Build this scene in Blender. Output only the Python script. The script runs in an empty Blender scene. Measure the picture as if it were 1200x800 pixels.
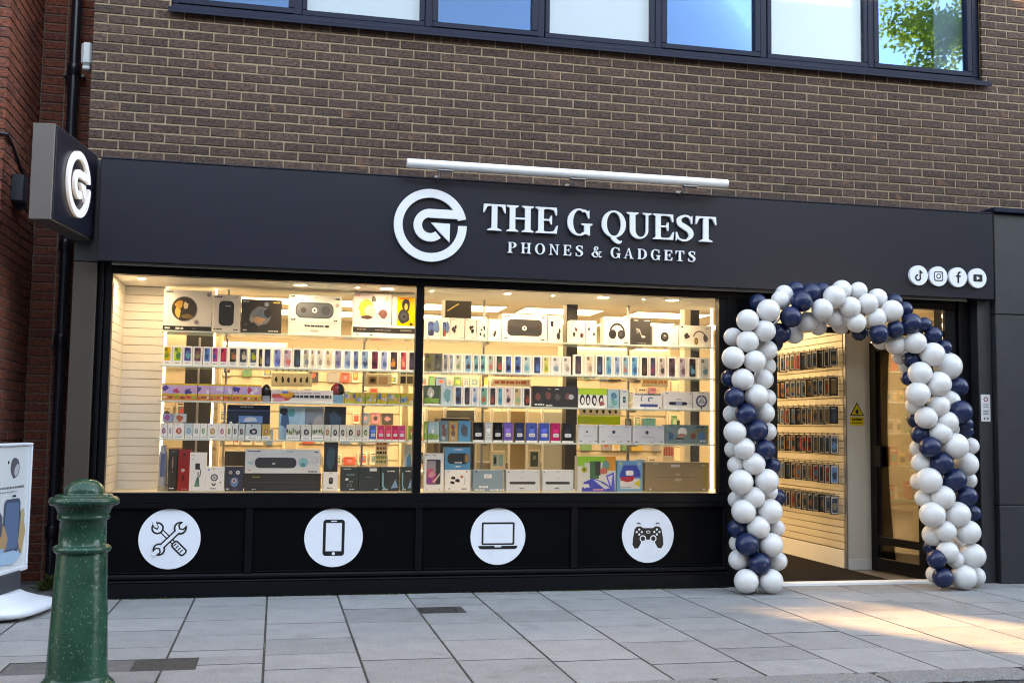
import bpy, bmesh, math, random
from mathutils import Matrix, Vector
random.seed(7)
rad = math.radians
scene = bpy.context.scene
C = scene.collection

# ------------------------------------------------------------------ camera
F_PX, CAM_Y, CAM_H = 1262.3, -8.55, 1.3015
RV = Vector((0.97696909, -0.21292401, 0.01395565))
UV = Vector((-0.03044416, -0.07435742, 0.99676684))
FV = Vector((0.21119789, 0.97423526, 0.0791272))
cd = bpy.data.cameras.new('camera'); cam = bpy.data.objects.new('camera', cd); C.objects.link(cam)
cd.sensor_width = 36.0; cd.lens = F_PX / 1200 * 36; cd.clip_start = 0.05; cd.clip_end = 2000
m3 = Matrix((RV, UV, -FV)).transposed().to_4x4()
cam.matrix_world = Matrix.Translation((0, CAM_Y, CAM_H)) @ m3
scene.camera = cam

# ------------------------------------------------------------------ sky, sun, exposure
SUN_EL = 14.5
SUN_XY = Vector((0.53, -0.85)).normalized()
w = bpy.data.worlds.new('World'); scene.world = w; w.use_nodes = True
nt = w.node_tree; bg = nt.nodes['Background']
sky = nt.nodes.new('ShaderNodeTexSky'); sky.sky_type = 'NISHITA'; sky.sun_disc = False
sky.sun_elevation = rad(SUN_EL); sky.sun_rotation = math.atan2(SUN_XY.x, SUN_XY.y)
sky.air_density = 1.0; sky.dust_density = 0.0; sky.ozone_density = 3.5
nt.links.new(sky.outputs[0], bg.inputs['Color']); bg.inputs['Strength'].default_value = 0.15
sl = bpy.data.lights.new('sun', 'SUN'); sun = bpy.data.objects.new('sun', sl); C.objects.link(sun)
sl.energy = 2.1; sl.angle = rad(0.9); sl.color = (1.0, 0.80, 0.56)
to_sun = Vector((SUN_XY.x * math.cos(rad(SUN_EL)), SUN_XY.y * math.cos(rad(SUN_EL)), math.sin(rad(SUN_EL))))
sun.rotation_euler = to_sun.to_track_quat('Z', 'Y').to_euler()
sun.location = to_sun * 60
vs = scene.view_settings
vs.view_transform = 'Standard'; vs.look = 'None'; vs.gamma = 1.0; vs.exposure = 4.08
try:
    vs.use_white_balance = True; vs.white_balance_temperature = 15500; vs.white_balance_tint = 22
except Exception: pass
scene.render.engine = 'CYCLES'
cy = scene.cycles
cy.use_denoising = True; cy.max_bounces = 8; cy.diffuse_bounces = 4; cy.glossy_bounces = 4
cy.transparent_max_bounces = 16; cy.caustics_reflective = False; cy.caustics_refractive = False
cy.sample_clamp_indirect = 6.0
cy.filter_width = 1.1

# ------------------------------------------------------------------ pixel -> place (measured layout)
def ray(x, y):
    return RV * ((x - 600) / F_PX) - UV * ((y - 400) / F_PX) + FV
def at(x, y, Y):
    r = ray(x, y); t = (Y - CAM_Y) / r.y
    return Vector((r.x * t, Y, r.z * t + CAM_H))
def depth(p):
    return (Vector(p) - Vector((0, CAM_Y, CAM_H))).dot(FV)

# ------------------------------------------------------------------ materials
MATS = {}
def mat(name, col=(.5, .5, .5), rough=.5, metal=0., var=0., nscale=12., bump=0., bscale=60., spec=.5, coat=0.,
        emit=None, estr=0., objvar=0., attr=None, aniso=(1, 1, 1)):
    if name in MATS: return MATS[name]
    m = bpy.data.materials.new(name); m.use_nodes = True; MATS[name] = m
    n = m.node_tree; b = n.nodes['Principled BSDF']; L = n.links.new
    b.inputs['Roughness'].default_value = rough; b.inputs['Metallic'].default_value = metal
    b.inputs['Specular IOR Level'].default_value = spec; b.inputs['Coat Weight'].default_value = coat
    b.inputs['Base Color'].default_value = (*col, 1)
    tc = n.nodes.new('ShaderNodeTexCoord'); mp = n.nodes.new('ShaderNodeMapping'); mp.inputs['Scale'].default_value = aniso
    L(tc.outputs['Object'], mp.inputs[0])
    src = None
    if attr:
        a = n.nodes.new('ShaderNodeAttribute'); a.attribute_name = attr; src = a.outputs['Color']
    if var or objvar:
        hs = n.nodes.new('ShaderNodeHueSaturation')
        if src: L(src, hs.inputs['Color'])
        else: hs.inputs['Color'].default_value = (*col, 1)
        add = n.nodes.new('ShaderNodeMath'); add.operation = 'ADD'; add.inputs[0].default_value = 1.0; add.inputs[1].default_value = 0
        if var:
            nz = n.nodes.new('ShaderNodeTexNoise'); nz.inputs['Scale'].default_value = nscale; nz.inputs['Detail'].default_value = 6
            nz.inputs['Roughness'].default_value = .65
            L(mp.outputs[0], nz.inputs['Vector'])
            mr = n.nodes.new('ShaderNodeMapRange'); mr.inputs[1].default_value = .25; mr.inputs[2].default_value = .75
            mr.inputs[3].default_value = 1 - var; mr.inputs[4].default_value = 1 + var
            L(nz.outputs['Fac'], mr.inputs[0]); L(mr.outputs[0], add.inputs[0])
        if objvar:
            oi = n.nodes.new('ShaderNodeObjectInfo'); at_ = n.nodes.new('ShaderNodeAttribute'); at_.attribute_name = 'rnd'
            s = n.nodes.new('ShaderNodeMath'); s.operation = 'ADD'; L(oi.outputs['Random'], s.inputs[0]); L(at_.outputs['Fac'], s.inputs[1])
            fr = n.nodes.new('ShaderNodeMath'); fr.operation = 'FRACT'; L(s.outputs[0], fr.inputs[0])
            m2 = n.nodes.new('ShaderNodeMapRange'); m2.inputs[3].default_value = -objvar; m2.inputs[4].default_value = objvar
            L(fr.outputs[0], m2.inputs[0]); L(m2.outputs[0], add.inputs[1])
        L(add.outputs[0], hs.inputs['Value']); src = hs.outputs['Color']
    if src: L(src, b.inputs['Base Color'])
    if bump:
        nb = n.nodes.new('ShaderNodeTexNoise'); nb.inputs['Scale'].default_value = bscale; nb.inputs['Detail'].default_value = 5
        L(mp.outputs[0], nb.inputs['Vector'])
        bp = n.nodes.new('ShaderNodeBump'); bp.inputs['Strength'].default_value = bump; bp.inputs['Distance'].default_value = .01
        L(nb.outputs['Fac'], bp.inputs['Height']); L(bp.outputs[0], b.inputs['Normal'])
    if emit:
        b.inputs['Emission Color'].default_value = (*emit, 1); b.inputs['Emission Strength'].default_value = estr
    return m

def brick_mat(name, c1, c2, c3, spot):
    """fired brick: each brick its own tone, drag marks, a few burnt or scuffed spots"""
    m = bpy.data.materials.new(name); m.use_nodes = True; MATS[name] = m
    n = m.node_tree; b = n.nodes['Principled BSDF']; L = n.links.new
    b.inputs['Roughness'].default_value = .8; b.inputs['Specular IOR Level'].default_value = .3
    oi = n.nodes.new('ShaderNodeObjectInfo'); a = n.nodes.new('ShaderNodeAttribute'); a.attribute_name = 'rnd'
    s = n.nodes.new('ShaderNodeMath'); s.operation = 'ADD'; L(oi.outputs['Random'], s.inputs[0]); L(a.outputs['Fac'], s.inputs[1])
    fr = n.nodes.new('ShaderNodeMath'); fr.operation = 'FRACT'; L(s.outputs[0], fr.inputs[0])
    r = n.nodes.new('ShaderNodeValToRGB'); r.color_ramp.elements[0].color = (*c1, 1); r.color_ramp.elements[1].color = (*c3, 1)
    e = r.color_ramp.elements.new(.55); e.color = (*c2, 1); L(fr.outputs[0], r.inputs[0])
    g = n.nodes.new('ShaderNodeNewGeometry'); mp = n.nodes.new('ShaderNodeMapping'); mp.inputs['Scale'].default_value = (1, 1, 2.2)
    L(g.outputs['Position'], mp.inputs[0])
    nz = n.nodes.new('ShaderNodeTexNoise'); nz.inputs['Scale'].default_value = 30; nz.inputs['Detail'].default_value = 8; nz.inputs['Roughness'].default_value = .7
    L(mp.outputs[0], nz.inputs['Vector'])
    hs = n.nodes.new('ShaderNodeHueSaturation'); mr = n.nodes.new('ShaderNodeMapRange')
    mr.inputs[1].default_value = .38; mr.inputs[2].default_value = .62; mr.inputs[3].default_value = .42; mr.inputs[4].default_value = 1.62
    L(nz.outputs['Fac'], mr.inputs[0]); L(mr.outputs[0], hs.inputs['Value']); L(r.outputs[0], hs.inputs['Color'])
    n2 = n.nodes.new('ShaderNodeTexNoise'); n2.inputs['Scale'].default_value = 7.5; n2.inputs['Detail'].default_value = 5; L(g.outputs['Position'], n2.inputs['Vector'])
    m2 = n.nodes.new('ShaderNodeMapRange'); m2.inputs[1].default_value = .63; m2.inputs[2].default_value = .72; L(n2.outputs['Fac'], m2.inputs[0])
    m2.inputs[4].default_value = .55
    mx = n.nodes.new('ShaderNodeMix'); mx.data_type = 'RGBA'; L(m2.outputs[0], mx.inputs['Factor']); L(hs.outputs[0], mx.inputs['A']); mx.inputs['B'].default_value = (*spot, 1)
    L(mx.outputs['Result'], b.inputs['Base Color'])
    bp = n.nodes.new('ShaderNodeBump'); bp.inputs['Strength'].default_value = .9; bp.inputs['Distance'].default_value = .012
    L(nz.outputs['Fac'], bp.inputs['Height']); L(bp.outputs[0], b.inputs['Normal'])
    return m

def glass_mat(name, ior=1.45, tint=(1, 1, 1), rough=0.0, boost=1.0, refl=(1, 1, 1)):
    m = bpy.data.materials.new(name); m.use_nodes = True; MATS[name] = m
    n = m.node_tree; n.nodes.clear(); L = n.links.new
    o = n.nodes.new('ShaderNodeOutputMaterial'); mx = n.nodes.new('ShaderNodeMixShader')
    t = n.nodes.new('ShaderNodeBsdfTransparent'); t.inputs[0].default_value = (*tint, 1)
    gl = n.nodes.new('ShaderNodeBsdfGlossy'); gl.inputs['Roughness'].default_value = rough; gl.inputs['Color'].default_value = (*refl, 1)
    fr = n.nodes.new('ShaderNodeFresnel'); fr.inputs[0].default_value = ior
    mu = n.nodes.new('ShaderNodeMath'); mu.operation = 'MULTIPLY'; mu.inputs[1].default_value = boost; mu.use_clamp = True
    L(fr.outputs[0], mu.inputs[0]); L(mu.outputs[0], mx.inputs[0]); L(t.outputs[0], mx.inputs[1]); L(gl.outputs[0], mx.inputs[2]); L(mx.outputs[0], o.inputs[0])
    return m

brick_brown = brick_mat('brick_brown', (.066, .0365, .0285), (.084, .045, .0345), (.104, .055, .0415), (.27, .110, .062))
brick_red = brick_mat('brick_red', (.17, .040, .024), (.22, .052, .028), (.14, .036, .026), (.09, .028, .022))
mortar_tan = mat('mortar_tan', (.37, .245, .155), .95, var=.25, nscale=30, bump=.5, bscale=200)
mortar_grey = mat('mortar_grey', (.17, .14, .12), .95, var=.25, nscale=30, bump=.5, bscale=200)
fascia_m = mat('fascia_paint', (.0075, .0093, .0185), .32, var=.06, nscale=3, spec=.4)
black_m = mat('black_paint', (.0030, .0032, .0046), .36, var=.12, nscale=5, spec=.14)
riser_m = mat('riser_panel', (.0022, .0023, .0029), .5, var=.2, nscale=7, spec=.05)
bronze_m = mat('bronze_cladding', (.062, .042, .032), .45, metal=.2, var=.08, nscale=4)
clad_m = mat('grey_cladding', (.021, .022, .027), .45, var=.18, nscale=5, bump=.1, bscale=40)
navyframe_m = mat('navy_frame', (.0055, .0095, .026), .42, var=.06, spec=.18)
white_sign = mat('white_acrylic', (.74, .75, .78), .3)
white_disc = mat('white_vinyl', (.76, .78, .83), .4, var=.03, nscale=9)
ink = mat('black_vinyl', (.006, .006, .008), .4)
lamp_metal = mat('white_metal', (.75, .75, .75), .35, metal=.15)
steel = mat('steel', (.35, .35, .36), .35, metal=.9)
pipe_m = mat('pipe_paint', (.010, .012, .020), .28)
slat_m = mat('slat_white', (.74, .73, .70), .4, var=.03, nscale=6)
cream_m = mat('cream_laminate', (.64, .575, .455), .45, var=.04, nscale=4)
wall_cream = mat('wall_cream', (.64, .58, .47), .7, var=.03)
ceil_m = mat('ceiling_white', (.78, .75, .68), .8)
floor_m = mat('shop_floor', (.16, .14, .12), .35, var=.15, nscale=5)
mat_m = mat('entrance_mat', (.020, .017, .015), .95, var=.35, nscale=90, bump=.8, bscale=300, spec=.05)
glassshelf = mat('shelf_glass', (.55, .68, .66), .08, spec=.8)
print_m = mat('printed_card', (1, 1, 1), .42, attr='Col')
print_gloss = mat('printed_gloss', (1, 1, 1), .2, attr='Col')
board_m = mat('dark_board', (.014, .013, .012), .35)
panel_light = mat('ceiling_light_panel', (.9, .9, .9), .5, emit=(1.0, .95, .80), estr=.70)
led_m = mat('led_strip', (.9, .9, .9), .5, emit=(1.0, .96, .82), estr=.36)
spot_m = mat('downlight', (.9, .9, .9), .5, emit=(1.0, .96, .84), estr=10.0)
spot_s = mat('small_downlight', (.9, .9, .9), .5, emit=(1.0, .96, .84), estr=42.0)
tube_m = mat('tube_diffuser', (.9, .9, .9), .5, emit=(1.0, .9, .74), estr=.12)
halo_m = mat('lit_acrylic', (.8, .82, .86), .35, emit=(.80, .90, 1.0), estr=.016)
shop_glass = glass_mat('shop_glass', 1.33)
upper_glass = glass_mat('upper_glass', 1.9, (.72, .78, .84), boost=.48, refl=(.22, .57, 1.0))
upper_fixed = glass_mat('upper_fixed_glass', 1.45, (.92, .96, .98), boost=.85)
blind_m = mat('white_blind', (.58, .62, .64), .8, var=.02, nscale=2)

# ------------------------------------------------------------------ mesh builder
class MB:
    def __init__(s): s.v = []; s.f = []; s.m = []; s.c = []; s.sm = []
    def face(s, pts, col=(1, 1, 1), mi=0, smooth=False):
        i = len(s.v); s.v += [tuple(p) for p in pts]; s.f.append(tuple(range(i, i + len(pts)))); s.c.append(col); s.m.append(mi); s.sm.append(smooth)
    def idx(s, verts, faces, col=(1, 1, 1), mi=0, smooth=False):
        i = len(s.v); s.v += [tuple(p) for p in verts]
        for f in faces: s.f.append(tuple(k + i for k in f)); s.c.append(col); s.m.append(mi); s.sm.append(smooth)
    def box(s, x0, x1, y0, y1, z0, z1, col=(1, 1, 1), mi=0):
        v = [(x0, y0, z0), (x1, y0, z0), (x1, y1, z0), (x0, y1, z0), (x0, y0, z1), (x1, y0, z1), (x1, y1, z1), (x0, y1, z1)]
        s.idx(v, [(0, 3, 2, 1), (4, 5, 6, 7), (0, 1, 5, 4), (1, 2, 6, 5), (2, 3, 7, 6), (3, 0, 4, 7)], col, mi)
    def bbox(s, x0, x1, y0, y1, z0, z1, b=.004, col=(1, 1, 1), mi=0):
        """box with its edges eased"""
        bm = bmesh.new(); bmesh.ops.create_cube(bm, size=1)
        for q in bm.verts: q.co = Vector(((x0 + x1) / 2 + q.co.x * (x1 - x0), (y0 + y1) / 2 + q.co.y * (y1 - y0), (z0 + z1) / 2 + q.co.z * (z1 - z0)))
        bmesh.ops.bevel(bm, geom=bm.edges[:], offset=b, segments=1, affect='EDGES', profile=.5)
        bm.verts.index_update(); s.idx([q.co[:] for q in bm.verts], [tuple(q.index for q in f.verts) for f in bm.faces], col, mi); bm.free()
    def poly(s, pts, y0, y1, col=(1, 1, 1), mi=0, sides=True):
        """outline in x,z (counter-clockwise from the street), front at y0 (street side), back at y1"""
        n = len(pts); a = sum(pts[i][0] * pts[(i + 1) % n][1] - pts[(i + 1) % n][0] * pts[i][1] for i in range(n))
        if a < 0: pts = pts[::-1]
        fr = [(p[0], y0, p[1]) for p in pts]
        if not sides: s.face(fr, col, mi); return
        bk = [(p[0], y1, p[1]) for p in pts]
        s.idx(fr + bk, [tuple(range(n))] + [(i, n + i, n + (i + 1) % n, (i + 1) % n) for i in range(n)], col, mi)
    def lathe(s, prof, cx=0, cy=0, n=32, col=(1, 1, 1), mi=0, smooth=True):
        v = []; f = []
        for (r, z) in prof:
            for k in range(n):
                a = 2 * math.pi * k / n; v.append((cx + r * math.cos(a), cy + r * math.sin(a), z))
        for j in range(len(prof) - 1):
            for k in range(n):
                f.append((j * n + k, j * n + (k + 1) % n, (j + 1) * n + (k + 1) % n, (j + 1) * n + k))
        s.idx(v, f, col, mi, smooth)
    def tube(s, pts, r, n=10, col=(1, 1, 1), mi=0, cap=True):
        pts = [Vector(p) for p in pts]; v = []; f = []
        rr = r if isinstance(r, (list, tuple)) else [r] * len(pts)
        for i, p in enumerate(pts):
            d = (pts[min(i + 1, len(pts) - 1)] - pts[max(i - 1, 0)]).normalized()
            u = d.cross(Vector((0, 0, 1)) if abs(d.z) < .9 else Vector((0, 1, 0))).normalized(); t = d.cross(u)
            for k in range(n):
                a = 2 * math.pi * k / n; v.append(tuple(p + (u * math.cos(a) + t * math.sin(a)) * rr[i]))
        for i in range(len(pts) - 1):
            for k in range(n): f.append((i * n + k, i * n + (k + 1) % n, (i + 1) * n + (k + 1) % n, (i + 1) * n + k))
        s.idx(v, f, col, mi, True)
        if cap: s.face(v[:n][::-1], col, mi); s.face(v[-n:], col, mi)
    def mesh(s, name, mats, off=(0, 0, 0), colors=True, rnd=None):
        me = bpy.data.meshes.new(name)
        me.from_pydata([(p[0] - off[0], p[1] - off[1], p[2] - off[2]) for p in s.v], [], s.f)
        for m in (mats if isinstance(mats, (list, tuple)) else [mats]): me.materials.append(m)
        me.polygons.foreach_set('material_index', s.m); me.polygons.foreach_set('use_smooth', s.sm)
        if any(c != (1, 1, 1) for c in s.c):
            ca = me.color_attributes.new('Col', 'FLOAT_COLOR', 'CORNER'); buf = []
            for c, f in zip(s.c, s.f): buf += [*c, 1.0] * len(f)
            ca.data.foreach_set('color', buf)
        if rnd:
            ra = me.attributes.new('rnd', 'FLOAT', 'FACE'); ra.data.foreach_set('value', rnd)
        me.update(); return me
    def build(s, name, mats, parent=None, label=None, cat=None, group=None, kind=None, rnd=None):
        if parent is None:
            xs = [p[0] for p in s.v]; ys = [p[1] for p in s.v]; zs = [p[2] for p in s.v]
            off = ((min(xs) + max(xs)) / 2, (min(ys) + max(ys)) / 2, min(zs))
        else: off = (0, 0, 0)
        o = bpy.data.objects.new(name, s.mesh(name, mats, off, rnd=rnd)); C.objects.link(o)
        if parent is None: o.location = off
        else: attach(o, parent)
        return tag(o, label, cat, group, kind)
WORLD = {}
def attach(o, parent):
    o.parent = parent
    M = WORLD.get(parent.name)
    if M is None: M = Matrix.Translation(parent.location) if parent.parent is None else Matrix.Identity(4)
    if parent.parent is not None:
        M = WORLD.get(parent.name, Matrix.Identity(4))
    o.matrix_parent_inverse = M.inverted()
def tag(o, label=None, cat=None, group=None, kind=None):
    if label: o['label'] = label
    if cat: o['category'] = cat
    if group: o['group'] = group
    if kind: o['kind'] = kind
    return o
def empty(name, loc, label=None, cat=None, group=None, kind=None):
    o = bpy.data.objects.new(name, None); C.objects.link(o); o.location = loc; o.empty_display_size = .1
    return tag(o, label, cat, group, kind)
def copy_of(mesh_obj, name, parent=None):
    o = mesh_obj.copy(); o.name = name; C.objects.link(o)
    return o
ORD = ['zeroth', 'first', 'second', 'third', 'fourth', 'fifth', 'sixth', 'seventh', 'eighth', 'ninth', 'tenth', 'eleventh', 'twelfth', 'thirteenth',
       'fourteenth', 'fifteenth', 'sixteenth', 'seventeenth', 'eighteenth', 'nineteenth', 'twentieth', 'twenty-first', 'twenty-second', 'twenty-third',
       'twenty-fourth', 'twenty-fifth', 'twenty-sixth', 'twenty-seventh', 'twenty-eighth', 'twenty-ninth', 'thirtieth', 'thirty-first', 'thirty-second']

# 2D outline helpers
def arc(cx, cz, rx, rz, a0, a1, n=24):
    return [(cx + rx * math.cos(rad(a0 + (a1 - a0) * i / n)), cz + rz * math.sin(rad(a0 + (a1 - a0) * i / n))) for i in range(n + 1)]
def ringseg(cx, cz, ro, ri, a0, a1, n=28, roz=None, riz=None):
    return arc(cx, cz, ro, roz or ro, a0, a1, n) + arc(cx, cz, ri, riz or ri, a1, a0, n)
def rect(x0, z0, x1, z1): return [(x0, z0), (x1, z0), (x1, z1), (x0, z1)]
def rrect(x0, z0, x1, z1, r, n=5):
    return arc(x1 - r, z0 + r, r, r, -90, 0, n) + arc(x1 - r, z1 - r, r, r, 0, 90, n) + arc(x0 + r, z1 - r, r, r, 90, 180, n) + arc(x0 + r, z0 + r, r, r, 180, 270, n)
def stroke(pts, wd):
    """ribbon of changing width along a line"""
    n = len(pts); L_ = []; R_ = []
    ws = wd if isinstance(wd, (list, tuple)) else [wd] * n
    for i in range(n):
        a = Vector(pts[max(i - 1, 0)]); b = Vector(pts[min(i + 1, n - 1)]); d = (b - a)
        d = d.normalized() if d.length > 1e-9 else Vector((1, 0)); q = Vector((-d.y, d.x)) * (ws[i] / 2)
        p = Vector(pts[i]); L_.append(tuple(p + q)); R_.append(tuple(p - q))
    return R_ + L_[::-1]
def spline(pts, k=8):
    """Catmull-Rom through points"""
    P = [pts[0]] + list(pts) + [pts[-1]]; out = []
    for i in range(1, len(P) - 2):
        for j in range(k):
            t = j / k; o = []
            for c in range(len(pts[0])):
                a, b, d, e = P[i - 1][c], P[i][c], P[i + 1][c], P[i + 2][c]
                o.append(.5 * (2 * b + (d - a) * t + (2 * a - 5 * b + 4 * d - e) * t * t + (3 * b - a - 3 * d + e) * t ** 3))
            out.append(tuple(o))
    out.append(tuple(pts[-1])); return out

# ================================================================== GROUND
g = MB(); g.box(-120, 120, -140, -3.30, -.4, -.13)
g.build('road', mat('asphalt', (.055, .055, .058), .9, var=.25, nscale=40, bump=.6, bscale=220), label='grey asphalt road running along the kerb', kind='structure')
slab_m = mat('concrete_slab', (.25, .247, .243), .86, var=.15, nscale=5, bump=.45, bscale=190, objvar=.13)
_n = slab_m.node_tree; _b = _n.nodes['Principled BSDF']; _src = _b.inputs['Base Color'].links[0].from_socket
_tc = _n.nodes.new('ShaderNodeTexCoord')
_f = _n.nodes.new('ShaderNodeTexNoise'); _f.inputs['Scale'].default_value = 70; _f.inputs['Detail'].default_value = 6; _f.inputs['Roughness'].default_value = .75; _n.links.new(_tc.outputs['Object'], _f.inputs['Vector'])
_r = _n.nodes.new('ShaderNodeMapRange'); _r.inputs[1].default_value = .3; _r.inputs[2].default_value = .7; _r.inputs[3].default_value = .68; _r.inputs[4].default_value = 1.25; _n.links.new(_f.outputs['Fac'], _r.inputs[0])
_g = _n.nodes.new('ShaderNodeTexNoise'); _g.inputs['Scale'].default_value = 2.3; _g.inputs['Detail'].default_value = 8; _g.inputs['Roughness'].default_value = .7; _n.links.new(_tc.outputs['Object'], _g.inputs['Vector'])
_s = _n.nodes.new('ShaderNodeMapRange'); _s.inputs[1].default_value = .56; _s.inputs[2].default_value = .70; _s.inputs[3].default_value = 1.0; _s.inputs[4].default_value = .74; _n.links.new(_g.outputs['Fac'], _s.inputs[0])
_m = _n.nodes.new('ShaderNodeMath'); _m.operation = 'MULTIPLY'; _n.links.new(_r.outputs[0], _m.inputs[0]); _n.links.new(_s.outputs[0], _m.inputs[1])
_h = _n.nodes.new('ShaderNodeHueSaturation'); _n.links.new(_src, _h.inputs['Color']); _n.links.new(_m.outputs[0], _h.inputs['Value']); _n.links.new(_h.outputs[0], _b.inputs['Base Color'])
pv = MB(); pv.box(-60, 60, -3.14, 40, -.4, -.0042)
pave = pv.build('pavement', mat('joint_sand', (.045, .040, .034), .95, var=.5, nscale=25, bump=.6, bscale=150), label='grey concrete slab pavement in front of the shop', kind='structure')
rs = random.Random(11)
PITCH = .525; k0 = -5
cut = {4: [.30, .57, .90, 1.37, 1.93, 2.5], 5: [.18, .44, .97, 1.4, 2.02, 2.6], 3: [.35, .72, 1.25, 1.85, 2.42], 6: [.26, .52, 1.0, 1.6, 2.15, 2.75]}
cover_rect = (-1.36, -.385, -2.50, -2.20)      # long dark inspection cover let into the slabs
drain_rect = (1.035, 1.345, -.965, -.70)
n_slab = 0
for k in range(k0, 19):
    x0 = -1.08 + PITCH * k; x1 = x0 + PITCH
    ys = [0.0]
    seq = cut.get(k)
    if seq: ys += [-q for q in seq]
    else:
        y = -rs.uniform(.16, .5)
        while y > -2.95: ys.append(y); y -= rs.choice([.38, .45, .52, .58])
    if -ys[-1] > 2.9: ys[-1] = -2.75
    ys.append(-3.125)
    if k <= -1: ys[0] = .78 if k >= -3 else 0.0
    if 8 <= k <= 12: ys[0] = -.0
    for a, b in zip(ys[:-1], ys[1:]):
        gx0 = x0 + .0065; gx1 = x1 - .0065; ya = a - .0075; yb = b + .0075
        dz = rs.uniform(-.0006, .0014); tl = rs.uniform(-.0005, .0005)
        parts = [(gx0, gx1, yb, ya)]
        for (cx0, cx1, cy0, cy1) in (cover_rect, drain_rect):
            new = []
            for (p0, p1, q0, q1) in parts:
                if p1 <= cx0 or p0 >= cx1 or q1 <= cy0 or q0 >= cy1: new.append((p0, p1, q0, q1)); continue
                if q1 > cy1: new.append((p0, p1, cy1 + .004, q1))
                if q0 < cy0: new.append((p0, p1, q0, cy0 - .004))
                m0, m1 = max(q0, cy0 - .003), min(q1, cy1 + .003)
                if p0 < cx0: new.append((p0, cx0 - .004, m0, m1))
                if p1 > cx1: new.append((cx1 + .004, p1, m0, m1))
            parts = new
        for (p0, p1, q0, q1) in parts:
            if p1 - p0 < .03 or q1 - q0 < .03: continue
            s = MB(); c = .0018
            v = [(p0, q0, -.045), (p1, q0, -.045), (p1, q1, -.045), (p0, q1, -.045),
                 (p0, q0, dz - c), (p1, q0, dz - c + tl), (p1, q1, dz - c + tl), (p0, q1, dz - c),
                 (p0 + c, q0 + c, dz), (p1 - c, q0 + c, dz + tl), (p1 - c, q1 - c, dz + tl), (p0 + c, q1 - c, dz)]
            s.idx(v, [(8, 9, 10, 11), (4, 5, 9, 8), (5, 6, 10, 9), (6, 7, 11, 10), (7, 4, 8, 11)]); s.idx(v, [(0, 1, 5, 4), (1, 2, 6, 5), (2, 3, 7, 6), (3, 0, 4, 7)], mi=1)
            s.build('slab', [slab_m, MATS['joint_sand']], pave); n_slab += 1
# kerb
kb = empty('kerb', (3, -3.2, -.13), 'rough grey granite kerb along the road edge', None, None, 'structure')
kerb_m = mat('granite', (.185, .18, .175), .85, var=.6, nscale=90, bump=1.0, bscale=110, objvar=.12)
rk = random.Random(5)
x = -9.0
bounds = []
while x < 12:
    L_ = .915; bounds.append((x, x + L_ - .008)); x += L_
xs_k = .31
for (a, b) in bounds:
    a += xs_k; b += xs_k
    bm = bmesh.new(); bmesh.ops.create_grid(bm, x_segments=26, y_segments=6, size=.5)
    for q in bm.verts:
        u, v_ = q.co.x + .5, q.co.y + .5
        X = a + (b - a) * u; Y = -3.335 + .205 * v_
        e = min(u, 1 - u) * (b - a); ef = v_ * .205
        z = .004 - .018 * max(0, 1 - ef / .035) ** 2 - .010 * max(0, 1 - e / .02) ** 2 + rk.uniform(-.0035, .0035)
        q.co = Vector((X, Y - .004 * rk.random(), z))
    s = MB(); bm.verts.index_update(); s.idx([q.co[:] for q in bm.verts], [tuple(q.index for q in f.verts) for f in bm.faces], smooth=True); bm.free()
    s.box(a, b, -3.333, -3.135, -.3, -.018)
    s.build('kerb_stone', kerb_m, kb)
# inspection cover and drain grate
cv = MB(); cv.bbox(cover_rect[0], cover_rect[1] - .33, cover_rect[2], cover_rect[3], -.04, -.004, .003); cv.bbox(cover_rect[1] - .322, cover_rect[1] - .03, cover_rect[2], cover_rect[3], -.04, -.005, .003)
cv.build('inspection_cover', mat('dark_cover', (.10, .094, .094), .8, var=.35, nscale=16, bump=.4), label='long dark grey inspection cover let into the slabs beside the bollard', cat='cover')
dr = empty('drain_grate', (1.19, -.83, 0), 'small dark metal drain grate set in the pavement by the shopfront', 'drain')
iron = mat('cast_iron', (.028, .027, .027), .6, metal=.4, var=.3, nscale=30)
s = MB()
for (a, b, c_, d) in ((1.037, 1.30, -.963, -.948), (1.037, 1.30, -.717, -.702), (1.037, 1.052, -.948, -.717), (1.285, 1.30, -.948, -.717)): s.box(a, b, c_, d, -.03, -.002)
s.build('grate_frame', iron, dr)
for i in range(9):
    s = MB(); xx = 1.062 + i * .0255; s.box(xx, xx + .012, -.948, -.717, -.028, -.004); s.build('grate_bar', iron, dr)
s = MB(); s.box(1.305, 1.343, -.962, -.702, -.03, -.005); s.build('concrete_edge', mat('edge_concrete', (.14, .12, .10), .9, var=.3), dr)

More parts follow.
